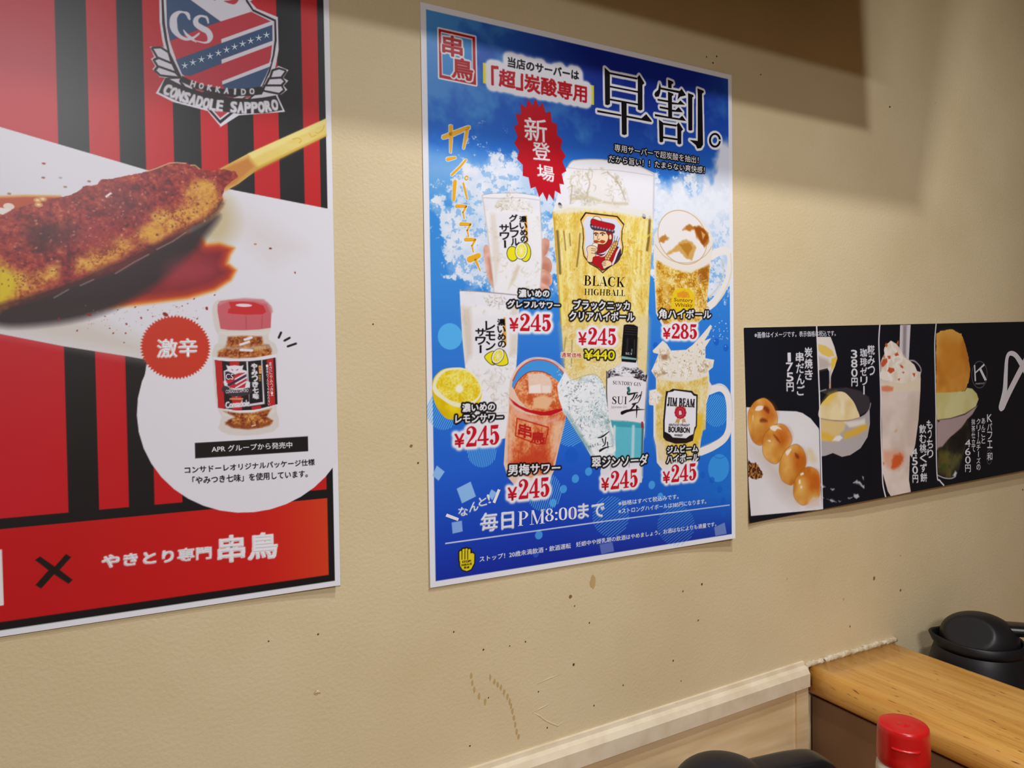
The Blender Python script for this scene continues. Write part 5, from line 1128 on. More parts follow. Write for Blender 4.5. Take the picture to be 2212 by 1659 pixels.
    S.poly(B4([(615, 1000), (720, 950), (790, 900), (790, 840), (970, 850), (975, 960), (1060, 1010), (1105, 1060), (1075, 1400), (1065, 1800)]).tolist() + B6([(1058, 500), (1040, 1040), (1030, 1120), (700, 1150), (545, 1110), (535, 980), (560, 900), (640, 700), (640, 400), (600, 100)]).tolist(), (212, 212, 218))
    S.poly(B4([(625, 1000), (800, 940), (980, 960), (1100, 1055), (1080, 1140), (900, 1070), (720, 1060), (620, 1090)]), liq((50, 42, 48), (150, 146, 152), (226, 226, 232), .010, .6, seed=15, lo=.38, hi=.54), soft=.002)
    S.poly(B4([(790, 885), (975, 900), (985, 960), (900, 980), (780, 950)]), (222, 222, 230), soft=.003)
    S.poly(B4([(620, 1095), (720, 1065), (900, 1075), (1085, 1135), (1070, 1400), (1060, 1660), (640, 1660), (610, 1400)]), (228, 224, 230))
    S.stroke(B4([(612, 1010), (610, 1250), (620, 1500)]), .0016, (50, 44, 50), soft=.001); S.stroke(B4([(1090, 1130), (1072, 1400), (1060, 1600)]), .0012, (150, 146, 156), soft=.001)
    S.poly(B4([(815, 455), (850, 445), (940, 450), (985, 475), (978, 640), (970, 870), (960, 905), (790, 890), (785, 830), (800, 620)]), (22, 20, 24)); S.poly(B4([(788, 825), (965, 852), (964, 872), (786, 856)]), (130, 176, 172))
    for y in (475, 500, 530, 560): S.stroke(B4([(830, y), (975, y + 12)]), .0008, (66, 64, 70), a=.8)
    S.stroke(B4([(862, 620), (850, 800)]), .0022, (66, 62, 70), soft=.003, a=.7); S.stroke(B4([(945, 630), (940, 800)]), .0012, (80, 78, 84), soft=.002, a=.7)
    S.text(B4, 'SUI', (835, 806), (912, 812), (838, 780), (206, 212, 214), serif=True, part='drink_lettering'); S.poly(B4([(905, 735), (920, 745), (915, 790), (905, 770)]), (90, 130, 130))
    S.text(B4, 'SUNTORY GIN', (684, 1162), (1022, 1185), (688, 1118), (70, 60, 66), serif=True, part='drink_lettering'); S.text(B4, 'SUI', (676, 1398), (850, 1400), (680, 1305), (54, 46, 54), serif=True, part='drink_lettering'); S.text(B4, 'Japanese Gin', (662, 1455), (852, 1455), (664, 1415), (170, 166, 170), part='drink_lettering')
    for l, w_ in (([(862, 1250, ), (868, 1280), (940, 1268), (985, 1262)], [.002, .0028, .0022, .001]), ([(945, 1280), (920, 1330), (880, 1370)], [.0026, .002, .001]), ([(975, 1290), (935, 1350)], [.0024, .001]), ([(1030, 1250), (1010, 1330), (985, 1380)], [.0012, .0018, .001]), ([(1020, 1290), (1000, 1300), (970, 1330)], [.002, .0016, .001]), ([(920, 1400), (985, 1380)], [.0024, .001]), ([(950, 1395), (910, 1450), (890, 1460)], [.003, .002, .001]), ([(970, 1420), (1000, 1450)], [.0024, .001]), ([(795, 1505), (880, 1475), (1062, 1462)], [.0052, .0036, .0008]), ([(972, 1430), (966, 1560)], [.0032, .0008])):
        S.stroke(B4(l), w_, (24, 20, 24), smooth=True)
    S.poly(B4([(850, 1200), (880, 1188), (895, 1230), (885, 1270), (868, 1255)]), (40, 110, 112))
    S.poly(B4([(650, 1590), (860, 1600), (1060, 1630), (1058, 1690), (640, 1680)]), (66, 164, 178), soft=.002)
    S.poly(B6([(645, 390), (840, 410), (1052, 432), (1050, 470), (650, 450)]), (62, 160, 176)); S.poly(B6([(700, 450), (1050, 470), (1040, 800), (1030, 880), (690, 840), (690, 600)]), lambda u, v: mixc((104, 192, 210), (84, 178, 200), fbm(u, v, .03, 150)))
    for x, w_, c in ((705, .004, (220, 226, 232)), (930, .005, (190, 214, 226)), (1042, .003, (60, 74, 84))): S.stroke(B6([(x, 450), (x - 10, 850)]), w_, c, soft=.003, a=.9)
    S.poly(B6([(560, 880), (1040, 880), (1040, 1060), (540, 1080)]), (222, 222, 230), soft=.004)
    for x in (660, 880, 1035): S.stroke(B6([(x, 880), (x, 1040)]), .0014, (120, 120, 132), soft=.002, a=.7)
    S.poly(B6([(1025, 390), (1048, 395), (1046, 470), (1022, 460)]), (170, 30, 50))
    S.text(B6, 'PRODUCT OF JAPAN', (690, 392), (940, 402), (690, 376), (200, 226, 230), part='drink_lettering')
    S.region('gin_soda_picture')
    S.poly(B4([(40, 1330), (20, 1180), (110, 1010), (170, 1100), (260, 1120), (370, 1060), (470, 1050), (540, 1110), (590, 1200), (640, 1580)]).tolist() + B6([(660, 380), (715, 640), (720, 740), (640, 800), (520, 830), (420, 800), (330, 640), (200, 440), (90, 260), (40, 120)]).tolist(), liq((178, 200, 206), (214, 224, 230), (234, 237, 242), .014, seed=16, lo=.28, hi=.5))
    S.poly(B6([(100, 250), (160, 300), (300, 520), (420, 720), (440, 800), (330, 660), (200, 450)]), (96, 146, 150), soft=.005, a=.6); S.poly(B6([(540, 250), (620, 330), (700, 640), (690, 700), (640, 500)]), (116, 158, 160), soft=.005, a=.5)
    S.poly(B4([(330, 1210), (460, 1180), (540, 1260), (500, 1380), (360, 1400)]), (228, 232, 238), soft=.006, a=.8)
    streaks(B4, [(30, 1180), (170, 1100), (370, 1060), (520, 1100), (600, 1240), (640, 1650), (240, 1650)], 150, [(120, 132, 134), (238, 241, 245), (90, 94, 92), (240, 242, 246), (160, 186, 190)], 22, .0014, .7)
    streaks(B6, [(120, 300), (600, 280), (690, 640), (640, 780), (440, 780)], 90, [(110, 140, 142), (238, 241, 245), (150, 184, 188), (240, 242, 246)], 22, .0014, .6)
    for i in range(150):
        t = rg.random(); x = rg.uniform(60, 560) + t * 110; y = 1100 + t * 560; S.ell(B4([(x, y)])[0], rg.uniform(.0004, .0011), .0005, rg.choice([(88, 92, 90), (120, 132, 130), (240, 242, 246), (238, 240, 244), (150, 150, 130)]), ang=rg.random() * 3, a=.75)
    for i in range(70): S.ell(B4([(rg.uniform(20, 200) if i % 2 else rg.uniform(430, 540), rg.uniform(900, 1120))])[0], rg.uniform(.0004, .0012), .0006, (232, 236, 242), a=.85)
    S.stroke(B4([(170, 1120), (260, 1090), (370, 1052), (480, 1048), (545, 1110)]), .001, (150, 160, 166), smooth=True, a=.7)
    for l, w_ in (([(505, 585), (560, 570), (640, 510)], [.001, .0024, .001]), ([(560, 600), (575, 650)], [.0022, .001]), ([(600, 580), (590, 660), (560, 690)], [.002, .002, .001]), ([(530, 740), (580, 710), (640, 690)], [.0034, .0026, .001]), ([(620, 640), (628, 710)], [.0022, .001])): S.stroke(B6(l), w_, (30, 30, 34), smooth=True)
    S.text(B6, 'SUI', (395, 710), (520, 672), (388, 680), (130, 140, 146), serif=True, part='drink_lettering')

    # ---- bourbon mug
    S.region('bourbon_mug_picture')
    S.stroke(B4([(1840, 1240), (1960, 1200), (2040, 1260), (2075, 1400), (2078, 1600)]).tolist() + B6([(2065, 500), (2010, 600), (1880, 690), (1740, 750)]).tolist(), .0125, (232, 229, 230), smooth=True)
    S.stroke(B4([(1860, 1170), (1980, 1172), (2060, 1230), (2105, 1340), (2112, 1600)]), .0010, (180, 168, 172), smooth=True, a=.7); S.stroke(B6([(2010, 540), (1930, 610), (1740, 690)]), .0010, (170, 160, 160), smooth=True, a=.8)
    S.poly(B4([(1160, 760), (1230, 690), (1280, 640), (1330, 680), (1380, 760), (1560, 750), (1640, 690), (1740, 580), (1850, 450), (1870, 470), (1830, 560), (1780, 640), (1860, 610), (1790, 720), (1790, 850), (1895, 870), (1880, 960), (1830, 1000), (1840, 1130), (1870, 1180), (1800, 1400), (1790, 1700)]).tolist() + B6([(1780, 420), (1740, 560), (1720, 780), (1700, 900), (1620, 1000), (1420, 1030), (1290, 980), (1210, 880), (1200, 680), (1170, 560), (1170, 200), (1120, 190), (1115, 60), (1130, 10)]).tolist() + B4([(1115, 1380), (1120, 1240), (1200, 1220), (1200, 1090), (1145, 1000), (1190, 900), (1230, 800), (1170, 785)]).tolist(), (229, 222, 212))
    AMB = liq((212, 178, 80), (224, 202, 130), (232, 220, 180), .016, 1.6, seed=18)
    S.poly(B4([(1215, 1090), (1400, 1130), (1600, 1130), (1835, 1060), (1800, 1400), (1790, 1700)]).tolist() + B6([(1760, 500), (1730, 640), (1700, 860), (1400, 900), (1240, 840), (1200, 600), (1200, 200)]).tolist(), AMB, soft=.003)
    S.poly(B6([(1690, 320), (1770, 300), (1740, 560), (1650, 700), (1660, 500)]), (226, 186, 40), soft=.006, a=.8); S.poly(B6([(1380, 640), (1640, 640), (1600, 760), (1400, 800)]), (224, 190, 60), soft=.006, a=.7); S.poly(B6([(1180, 580), (1300, 640), (1330, 900), (1240, 880)]), (228, 212, 186), soft=.008, a=.8)
    for pts in ([(1150, 1000), (1240, 920), (1340, 990), (1300, 1080), (1200, 1080)], [(1480, 900), (1600, 860), (1660, 940), (1640, 1060), (1500, 1080), (1450, 1000)], [(1680, 920), (1790, 900), (1810, 1010), (1700, 1040)], [(1240, 740), (1350, 740), (1370, 860), (1260, 880)], [(1120, 1240), (1200, 1225), (1280, 1300), (1230, 1400), (1125, 1390)], [(1780, 880), (1890, 880), (1860, 960), (1800, 960)]):
        S.poly(B4(pts), liq((172, 146, 106), (212, 196, 166), (234, 230, 226), .012, seed=20, lo=.30, hi=.54), soft=.004)
    streaks(B4, [(1160, 960), (1260, 780), (1380, 760), (1620, 740), (1800, 560), (1800, 1040), (1600, 1100), (1240, 1080)], 110, [(164, 140, 104), (240, 238, 238), (120, 96, 64), (240, 236, 230), (206, 186, 150)], 24, .0014, .65)
    S.poly(B4([(1255, 810), (1340, 800), (1330, 870), (1270, 870)]), (150, 100, 66), soft=.004, a=.7)
    for i in range(60): S.ell(B4([(rg.uniform(1760, 2060), rg.uniform(350, 620) + rg.uniform(0, 120))])[0], rg.uniform(.0005, .0014), .0009, (214, 230, 244), a=.8) if i < 26 else S.ell(B4([(rg.uniform(1220, 1800), rg.uniform(760, 1100))])[0], .0007, .0007, (150, 126, 90), a=.6)
    S.region('bourbon_label')
    S.poly(B4([(1320, 1245), (1360, 1240), (1400, 1215), (1630, 1240), (1660, 1275), (1698, 1285), (1690, 1660), (1640, 1800)]).tolist() + B6([(1680, 450), (1655, 560), (1640, 620), (1560, 650), (1430, 655), (1320, 620), (1285, 580), (1285, 380), (1310, 100)]).tolist(), (30, 24, 26))
    S.poly(B4([(1345, 1258), (1400, 1250), (1420, 1235), (1620, 1262), (1650, 1298), (1682, 1305), (1675, 1660)]).tolist() + B6([(1660, 460), (1645, 540), (1600, 560), (1560, 590), (1400, 580), (1370, 545), (1305, 510), (1305, 380), (1330, 100)]).tolist(), (229, 228, 236))
    S.poly(B6([(1290, 560), (1380, 600), (1560, 610), (1650, 570), (1635, 620), (1560, 645), (1430, 648), (1310, 610)]), (40, 26, 22))
    S.text(B4, 'JIM BEAM', (1335, 1420), (1660, 1440), (1340, 1318), (24, 20, 24), serif=True, bold=.0006, part='drink_lettering')
    for pts in ([(1440, 1420), (1500, 1440), (1540, 1420), (1560, 1450), (1500, 1480), (1430, 1450)], [(1450, 1570), (1490, 1580), (1470, 1640), (1455, 1620), (1425, 1625)], [(1510, 1580), (1545, 1570), (1560, 1620), (1530, 1612), (1515, 1640)]): S.poly(B4(pts), (190, 156, 96))
    S.poly([tuple(B4([(1492 + r * math.cos(t), 1500 + 1.08 * r * math.sin(t))])[0]) for t, r in zip(np.linspace(0, 2 * PI, 25)[:-1], [74, 68] * 12)], (178, 34, 54)); S.ell(B4([(1492, 1500)])[0], .0068, .0068, (204, 70, 90)); S.ell(B4([(1492, 1500)])[0], .0058, .0058, (178, 34, 54))
    S.text(B4, 'B', (1478, 1522), (1506, 1524), (1478, 1480), (236, 226, 232), bold=.0004, part='drink_lettering')
    S.text(B6, 'KENTUCKY STRAIGHT', (1355, 442), (1600, 448), (1358, 415), (50, 44, 50), bold=.0002, part='drink_lettering'); S.text(B6, 'BOURBON', (1352, 515), (1602, 525), (1354, 450), (28, 24, 28), bold=.0004, part='drink_lettering'); S.text(B6, 'WHISKEY', (1418, 565), (1522, 567), (1418, 540), (40, 34, 40), bold=.0002, part='drink_lettering')

    # ---- lettering
    S.region('shop_seal')
    RD = (176, 18, 30)
    S.poly(LG([(108, 12), (592, 122), (605, 760), (118, 660)]), WHITE, grow=.0020); S.poly(LG([(108, 12), (592, 122), (605, 760), (118, 660)]), RD)
    S.poly(LG([(138, 52), (556, 146), (568, 712), (150, 626)]), WHITE); S.poly(LG([(150, 70), (545, 160), (556, 700), (162, 612)]), (60, 140, 212))
    S.text(LG, '串', (165, 350), (425, 400), (160, 85), RD, halo=[(.0030, WHITE, 0.)], bold=.0009, part='seal_lettering')
    S.text(LG, '鳥', (290, 655), (560, 705), (290, 385), RD, halo=[(.0030, WHITE, 0.)], bold=.0009, part='seal_lettering')
    S.on_sheet()
    S.poly(LG([(695, 462), (2168, 768), (2170, 1025), (697, 735)]), (222, 212, 44))
    YH_ = [(.0085, (226, 226, 236), .0036)]
    for t, a, b, c in (('炭酸専用', (1250, 838), (2072, 995), (1250, 605)), ('超', (912, 768), (1125, 805), (915, 545)), ('「', (815, 755), (900, 765), (812, 505)), ('」', (1140, 815), (1225, 832), (1140, 600))): S.glyph(glyphs(t), *LG([a, b, c]), (186, 20, 32), halo=YH_, part=None)
    S.text(LG, '当店のサーバーは', (1028, 515), (1968, 695), (1030, 385), (16, 15, 18), halo=[(.0075, (226, 226, 236), .0040)], bold=.0007)
    with S.joined():
        for t, a, b, c in (('「', (815, 755), (900, 765), (812, 505)), ('超', (912, 768), (1125, 805), (915, 545)), ('」', (1140, 815), (1225, 832), (1140, 600)), ('炭酸専用', (1250, 838), (2072, 995), (1250, 605))): S.text(LG, t, a, b, c, (186, 20, 32), bold=.0009)
    # starburst with brushed letters
    S.region('starburst')
    c0 = A4([(835, 940)])[0]; outer = A4([(755, 620), (805, 618), (850, 645), (900, 700), (940, 780), (975, 880), (995, 980), (1000, 1075), (985, 1160), (965, 1220), (920, 1262), (878, 1265), (828, 1240), (775, 1185), (725, 1105), (690, 1000), (672, 900), (668, 795), (680, 715), (710, 650)])
    pts = []
    for i in range(len(outer)):
        a, b = outer[i], outer[(i + 1) % len(outer)]; m = (a + b) / 2; pts += [tuple(a), tuple(m + (c0 - m) * .14)]
    S.poly(pts, (186, 18, 34))
    for ch, BL, BR, TL in (('新', (740, 880), (880, 895), (735, 735)), ('登', (790, 1000), (900, 1010), (785, 890)), ('場', (820, 1125), (925, 1145), (815, 1030))): S.text(A4, ch, BL, BR, TL, (236, 228, 234), bold=.0006)
    S.on_sheet()
    # headline
    T1 = [[(250, 108), (328, 180), (330, 655), (295, 672), (258, 660)], [(328, 180), (735, 262), (735, 290), (328, 208)], [(735, 262), (768, 218), (845, 345), (815, 368), (815, 735), (785, 752), (745, 735), (745, 290)], [(330, 380), (745, 462), (745, 486), (330, 405)], [(330, 572), (745, 648), (745, 674), (330, 598)], [(500, 618), (578, 632), (580, 1105), (545, 1118), (508, 1105)], [(140, 745), (500, 812), (500, 836), (140, 774)], [(578, 826), (800, 868), (870, 805), (955, 910), (945, 922), (578, 854)],
          [(1072, 335), (1090, 400), (1080, 480), (1060, 540), (1010, 548), (992, 510), (1005, 480), (1050, 440)], [(1195, 290), (1270, 320), (1278, 345), (1250, 360), (1250, 420), (1198, 410)], [(1085, 406), (1370, 460), (1400, 425), (1465, 525), (1380, 545), (1335, 592), (1355, 492), (1085, 434)], [(1195, 470), (1275, 500), (1278, 525), (1255, 535), (1258, 850), (1200, 850)],
          [(1040, 576), (1200, 603), (1200, 630), (1040, 602)], [(1255, 626), (1345, 640), (1380, 600), (1448, 665), (1255, 657)], [(1070, 688), (1200, 712), (1200, 740), (1075, 716)], [(1258, 738), (1310, 745), (1355, 700), (1418, 778), (1258, 767)], [(1000, 803), (1200, 843), (1365, 868), (1408, 828), (1465, 908), (1000, 834)],
          [(1060, 885), (1125, 935), (1125, 1215), (1095, 1227), (1070, 1215)], [(1125, 935), (1325, 965), (1325, 992), (1125, 962)], [(1325, 965), (1355, 930), (1422, 1035), (1395, 1060), (1395, 1245), (1365, 1258), (1338, 1245), (1335, 990)], [(1125, 1138), (1338, 1170), (1338, 1196), (1125, 1165)],
          [(1495, 490), (1575, 520), (1580, 545), (1560, 555), (1560, 1045), (1525, 1052), (1500, 1040)], [(1635, 420), (1725, 455), (1732, 480), (1705, 500), (1720, 1260), (1690, 1310), (1635, 1320), (1610, 1265), (1520, 1190), (1640, 1205), (1640, 500)],
          ribbon([(1897 + 74 * math.cos(t), 1195 + 95 * math.sin(t), 30) for t in np.linspace(0, 2 * PI, 33)])]
    S.shape([TT(p) for p in T1], (14, 13, 17), part='headline', halo=[(.0036, WHITE, 0.)])
    BO = [(.0021, (18, 16, 18), 0.)]
    S.text(TT, '専用サーバーで超炭酸を抽出！', (395, 1360), (1650, 1545), (398, 1250), (236, 234, 238), halo=BO); S.text(TT, 'だから旨い！！たまらない爽快感！', (310, 1520), (1740, 1690), (315, 1415), (236, 234, 238), halo=BO)
    YL = (232, 172, 36)
    KH = [(.0011, (232, 230, 234), 0.)]
    def hand(k, *st):
        S.shape([k(ribbon([(x, y, w_) for x, y, w_ in l])) for l in st], YL, part='slogan', halo=KH)
    hand(LG, [(175, 1450, 52), (300, 1405, 60), (510, 1320, 46)], [(270, 1310, 50), (272, 1480, 42), (268, 1648, 22)], [(490, 1330, 40), (470, 1450, 40), (440, 1595, 26)])
    hand(A4, [(255, 1000, 22), (300, 990, 14)], [(280, 1098, 14), (330, 1050, 14), (368, 1005, 12)], [(300, 1140, 22), (296, 1190, 22), (292, 1255, 18)], [(352, 1150, 10), (362, 1190, 13), (376, 1248, 10)], [(372 + 10 * math.cos(t), 1118 + 12 * math.sin(t), 7) for t in np.linspace(0, 6.28, 12)])
    for x, y in ((310, 1295), (337, 1408), (367, 1505)): hand(A4, [(x, y, 22), (x + 35, y, 20), (x + 58, y + 2, 16)], [(x + 60, y, 14), (x + 45, y + 30, 12), (x + 38, y + 40, 10)], [(x + 40, y + 38, 9), (x + 48, y + 78, 7)])
    hand(B1, [(635, 995, 72), (690, 975, 70), (740, 950, 60)], [(700, 990, 34), (725, 1050, 24), (762, 1135, 10)])
    # names and prices
    BN = [(.0029, (18, 16, 18), 0.)]
    def name(k, t, BL, BR, TL): S.text(k, t, BL, BR, TL, (238, 237, 242), halo=BN, bold=.0006, part='drink_name')
    name(B3, '濃いめの', (1222, 120), (1585, 122), (1222, 28)); name(B3, 'グレフルサワー', (1085, 240), (1712, 258), (1088, 158))
    name(B4, 'ブラックニッカ', (215, 265), (885, 275), (218, 155)); name(B4, 'クリアハイボール', (165, 395), (940, 405), (168, 290)); name(B4, '角ハイボール', (1235, 375), (1858, 378), (1238, 265))
    name(B5, '濃いめの', (548, 275), (935, 258), (548, 178)); name(B5, 'レモンサワー', (465, 408), (1030, 385), (468, 312)); name(B5, '男梅サワー', (1095, 1030), (1715, 1000), (1095, 905))
    name(B6, '翠ジンソーダ', (440, 945), (1108, 905), (435, 815)); name(B6, 'ジムビーム', (1335, 770), (1698, 745), (1335, 690)); name(B6, 'ハイボール', (1330, 888), (1705, 862), (1335, 795))
    PR = (196, 24, 40); PH = [(.0044, (230, 228, 238), .0034)]
    def price(k, t, yb, yr, yt, nb, nr, nt):
      with S.joined():
        S.text(k, '¥', yb, yr, yt, PR, halo=PH, bold=.0006, part='price'); S.text(k, t, nb, nr, nt, PR, serif=True, halo=PH, bold=.0004, part='price')
    price(B3, '245', (1112, 525), (1218, 522), (1112, 370), (1238, 522), (1602, 525), (1238, 318))
    price(B4, '245', (275, 688), (370, 690), (278, 540), (392, 684), (720, 690), (394, 484)); price(B4, '285', (1285, 615), (1372, 616), (1288, 487), (1390, 612), (1688, 618), (1392, 434))
    price(B5, '245', (455, 700), (570, 690), (455, 540), (595, 690), (985, 658), (595, 452)); price(B5, '245', (1090, 1335), (1200, 1325), (1090, 1180), (1222, 1318), (1585, 1280), (1220, 1085))
    price(B6, '245', (550, 1210), (640, 1205), (550, 1065), (662, 1200), (980, 1165), (662, 985)); price(B6, '245', (1285, 1125), (1368, 1118), (1285, 990), (1386, 1115), (1680, 1085), (1386, 910))
    S.text(B4, '通常価格', (68, 838), (310, 842), (70, 782), (186, 30, 40), halo=[(.0012, (236, 224, 196), .001)], part='price'); S.text(B4, '¥440', (345, 862), (705, 866), (348, 752), (234, 222, 40), halo=[(.0026, (18, 16, 18), 0.)], bold=.0006, part='price')
    # closing lines
    LW = (228, 230, 240)
    S.text(B7, 'な', (500, 630), (612, 630), (500, 530), LW, bold=.0005); S.text(B7, 'ん', (630, 590), (735, 560), (635, 480), LW, bold=.0005); S.text(B7, 'と', (745, 520), (840, 500), (740, 420), LW, bold=.0005); S.text(B7, '!', (860, 482), (890, 478), (835, 378), LW, bold=.0003)
    S.shape([B7([(345, 640), (362, 605), (505, 660), (492, 694)])], (232, 230, 236), part='accent_bar')
    S.nl += 0; S.gn += 1; S.shape([B7([(908, 470), (970, 312), (1002, 322), (938, 484)])], (232, 230, 236), part='accent_bar')
    S.text(B7, '毎日', (765, 825), (1160, 780), (765, 605), LW, bold=.0008)
    S.text(B7, 'PM', (1210, 755), (1530, 722), (1212, 580), LW, serif=True); S.text(B7, '8:00', (1535, 702), (1912, 672), (1535, 545), LW, serif=True)
    S.ell(B7([(1858, 600)])[0], .0026, .0082, (92, 92, 190), soft=.001)
    S.text(B8, 'まで', (272, 665), (585, 640), (272, 490), LW, bold=.0008)
    S.text(B8, '※価格はすべて税込みです。', (752, 515), (1470, 428), (752, 455), LW, bold=.0002); S.text(B8, '※ストロングハイボールは385円になります。', (752, 610), (1800, 486), (752, 548), LW, bold=.0002)
    S.stroke(B7([(348, 962), (2212, 702)]), .0017, (206, 214, 240)); S.stroke(B8([(540, 703), (2078, 503)]), .0015, (206, 214, 240))
    S.text(B7, 'ストップ！20歳未満飲酒・飲酒運転', (752, 1185), (1842, 1018), (752, 1118), LW, bold=.0001); S.text(B8, '妊娠中や授乳期の飲酒はやめましょう。お酒はなによりも適量です。', (248, 1005), (1920, 755), (248, 945), LW, bold=.0001)
    # stop hand
    S.region('stop_hand_mark')
    YH = (226, 206, 34); H = []
    pal = B7([(512, 1070), (520, 1050), (690, 1090), (686, 1200), (650, 1270), (600, 1292), (548, 1275), (520, 1230)])
    fing = [([(525, 1160), (525, 1068)], 30), ([(560, 1150), (560, 1042)], 32), ([(592, 1150), (594, 1036)], 32), ([(625, 1150), (628, 1044)], 32), ([(664, 1190), (664, 1092)], 32)]
    S.poly(pal, (24, 18, 16), grow=.0014)
    for l, w_ in fing: S.stroke(B7(l), w_ / q / 1400 + .0028, (24, 18, 16))
    S.poly(pal, YH)
    for l, w_ in fing: S.stroke(B7(l), w_ / q / 1400 - .0006, YH)
    for x in (542, 576, 609): S.stroke(B7([(x, 1050), (x, 1150)]), .0011, (24, 18, 16))
    S.text(B7, 'STOP!', (545, 1195), (650, 1182), (545, 1170), (24, 18, 16), bold=.0002); S.text(B7, '20歳未満', (535, 1232), (660, 1216), (535, 1208), (24, 18, 16), bold=.0002); S.text(B7, '飲酒', (568, 1262), (628, 1256), (568, 1238), (24, 18, 16), bold=.0002)
    S.build(root, 'lettering')
poster_drinks()

# ================================================================== long dark dessert poster (right)
def poster_dessert():
    root = empty('dessert_poster', (1.25, 0.0, 0.0), 'long black poster strip of four desserts above the counter board', 'poster')
    PX = K(0, 0, 1); q = 6.69
    C1, C2, C3, C4 = (K(a, b, q) for a, b in ((1590, 680), (1590, 880), (1882, 680), (1882, 860))); ST = K(1780, 700, 5.12)
    tl, tr, bl, br = PX([(1607, 708), (2212, 699), (1625, 1129), (2203, 1014)])
    rot = 0.5 * (math.atan2(tr[1] - tl[1], tr[0] - tl[0]) + math.atan2(br[1] - bl[1], br[0] - bl[0]))
    h = float(np.mean([np.linalg.norm(tl - bl), (tr - br)[1] * 1.0])); h = float(np.linalg.norm(tl - bl))
    S = Sheet(tl, 0.95, h, rot=rot, res=0.0009, m=M_PRINT_MATT, curl=lambda u, v: 0.010 * np.clip(-v / h, 0, 1) ** 3 * np.clip(u / 0.25, 0, 1) + 0.004 * np.clip(u / 0.95, 0, 1) + 0.004 * (np.clip(1 - u / 0.10, 0, 1) * np.clip(-v / h, 0, 1)) ** 3)
    NV = (20, 21, 29)
    S.C[:] = NV
    S.put((slice(None), slice(None)), np.ones(S.U.shape) * .5, lambda u, v: mixc((15, 15, 19), (24, 27, 40), np.clip(fbm(u, v, .12, 160, 2), 0, 1)))
    W = (224, 220, 226)
    # --- grilled dumpling skewer on a white plate
    S.region('dumpling_picture')
    S.poly(C1([(148, 1335), (300, 1345), (560, 1385), (870, 1395), (960, 1420), (1080, 1500), (1192, 1640)]).tolist() + C2([(1200, 330), (1225, 1200), (1243, 1476), (215, 1570), (190, 1250), (165, 700), (150, 10)]).tolist(), lambda u, v: mixc((216, 212, 218), (228, 226, 230), fbm(u, v, .06, 161, 2)))
    S.poly(C2([(180, 500), (420, 640), (700, 960), (860, 1140), (900, 1400), (700, 1300), (420, 900), (200, 620)]), (190, 172, 160), soft=.03, a=.55, smooth=True)
    dump = lambda u, v: ramp(fbm(u, v, .028, 165, 3), (.25, (190, 110, 34)), (.5, (214, 150, 62)), (.75, (228, 180, 104)))
    balls = [[(175, 110), (200, 20), (270, -80), (370, -130), (440, -120), (530, -30), (588, 120), (590, 230), (540, 300), (440, 380), (380, 530), (300, 530), (225, 450), (180, 260)],
             [(385, 540), (400, 420), (480, 320), (560, 260), (650, 245), (730, 290), (790, 400), (800, 500), (740, 600), (680, 700), (600, 800), (520, 800), (440, 740), (390, 650)],
             [(625, 900), (640, 780), (720, 620), (850, 538), (940, 580), (1000, 700), (1005, 830), (950, 930), (880, 1010), (820, 1110), (760, 1110), (680, 1060), (640, 980)],
             [(830, 1180), (850, 1060), (930, 930), (1010, 870), (1100, 875), (1190, 950), (1210, 1150), (1195, 1290), (1100, 1360), (980, 1408), (900, 1370), (840, 1280)]]
    for i, b in enumerate(balls):
        S.poly(C2(b), (150, 76, 28), grow=.0012, smooth=True, soft=.002, a=.6); S.poly(C2(b), dump, smooth=True)
        p = np.array(b, float); c = p.mean(0); n = len(b)
        S.poly(C2((p - c) * [.62, .55] + c + [70, -70]), (190, 92, 26), smooth=True, soft=.018, a=.75)
        S.poly(C2((p - c) * [.42, .5] + c + [-70, 40]), (230, 186, 104), smooth=True, soft=.02, a=.75)
        S.poly(C2((p - c) * [.8, .25] + c + [20, 150]), (190, 120, 44), smooth=True, soft=.018, a=.5)
    for pts in ([(275, 40), (300, -10), (350, -25), (400, -10), (380, 30), (320, 50)], [(490, 290), (540, 260), (600, 270), (660, 320), (600, 310), (560, 345), (510, 320)], [(720, 640), (780, 600), (800, 610), (750, 690), (725, 680)], [(930, 960), (965, 940), (980, 965), (940, 985)], [(905, 1060), (925, 1040), (935, 1090), (910, 1110)], [(930, 1140), (955, 1135), (950, 1170), (930, 1165)], [(455, 480), (490, 470), (500, 500)], [(240, 130), (250, 120), (245, 200)]): S.poly(C2(pts), (240, 226, 214), soft=.002, smooth=True)
    for pts in ([(345, 180), (380, 155), (430, 170), (455, 205), (400, 215), (350, 210)], [(390, 10), (430, -20), (480, 30), (470, 90), (420, 50)], [(850, 660), (900, 690), (910, 740), (870, 730)], [(540, 390), (600, 440), (640, 510), (590, 470)]): S.poly(C2(pts), (120, 44, 18), soft=.004, smooth=True, a=.8)
    S.poly(C2([(1030, 600), (1100, 610), (1160, 740), (1150, 800), (1080, 790), (1040, 700)]), (220, 200, 164), soft=.008, a=.8, smooth=True)
    S.poly(C2([(172, 740), (210, 800), (290, 800), (340, 870), (395, 960), (370, 1020), (290, 1045), (180, 1000)]), lambda u, v: ramp(vnoise(u, v, .0022, 168), (.3, (64, 34, 20)), (.5, (120, 72, 36)), (.75, (178, 122, 66))), rough=.0025, rs=.004)
    S.poly(C2([(1120, 1290), (1190, 1290), (1215, 1430), (1000, 1460), (1040, 1380)]), (214, 196, 186), soft=.006, a=.8)
    # --- coffee jelly
    S.region('coffee_jelly_picture')
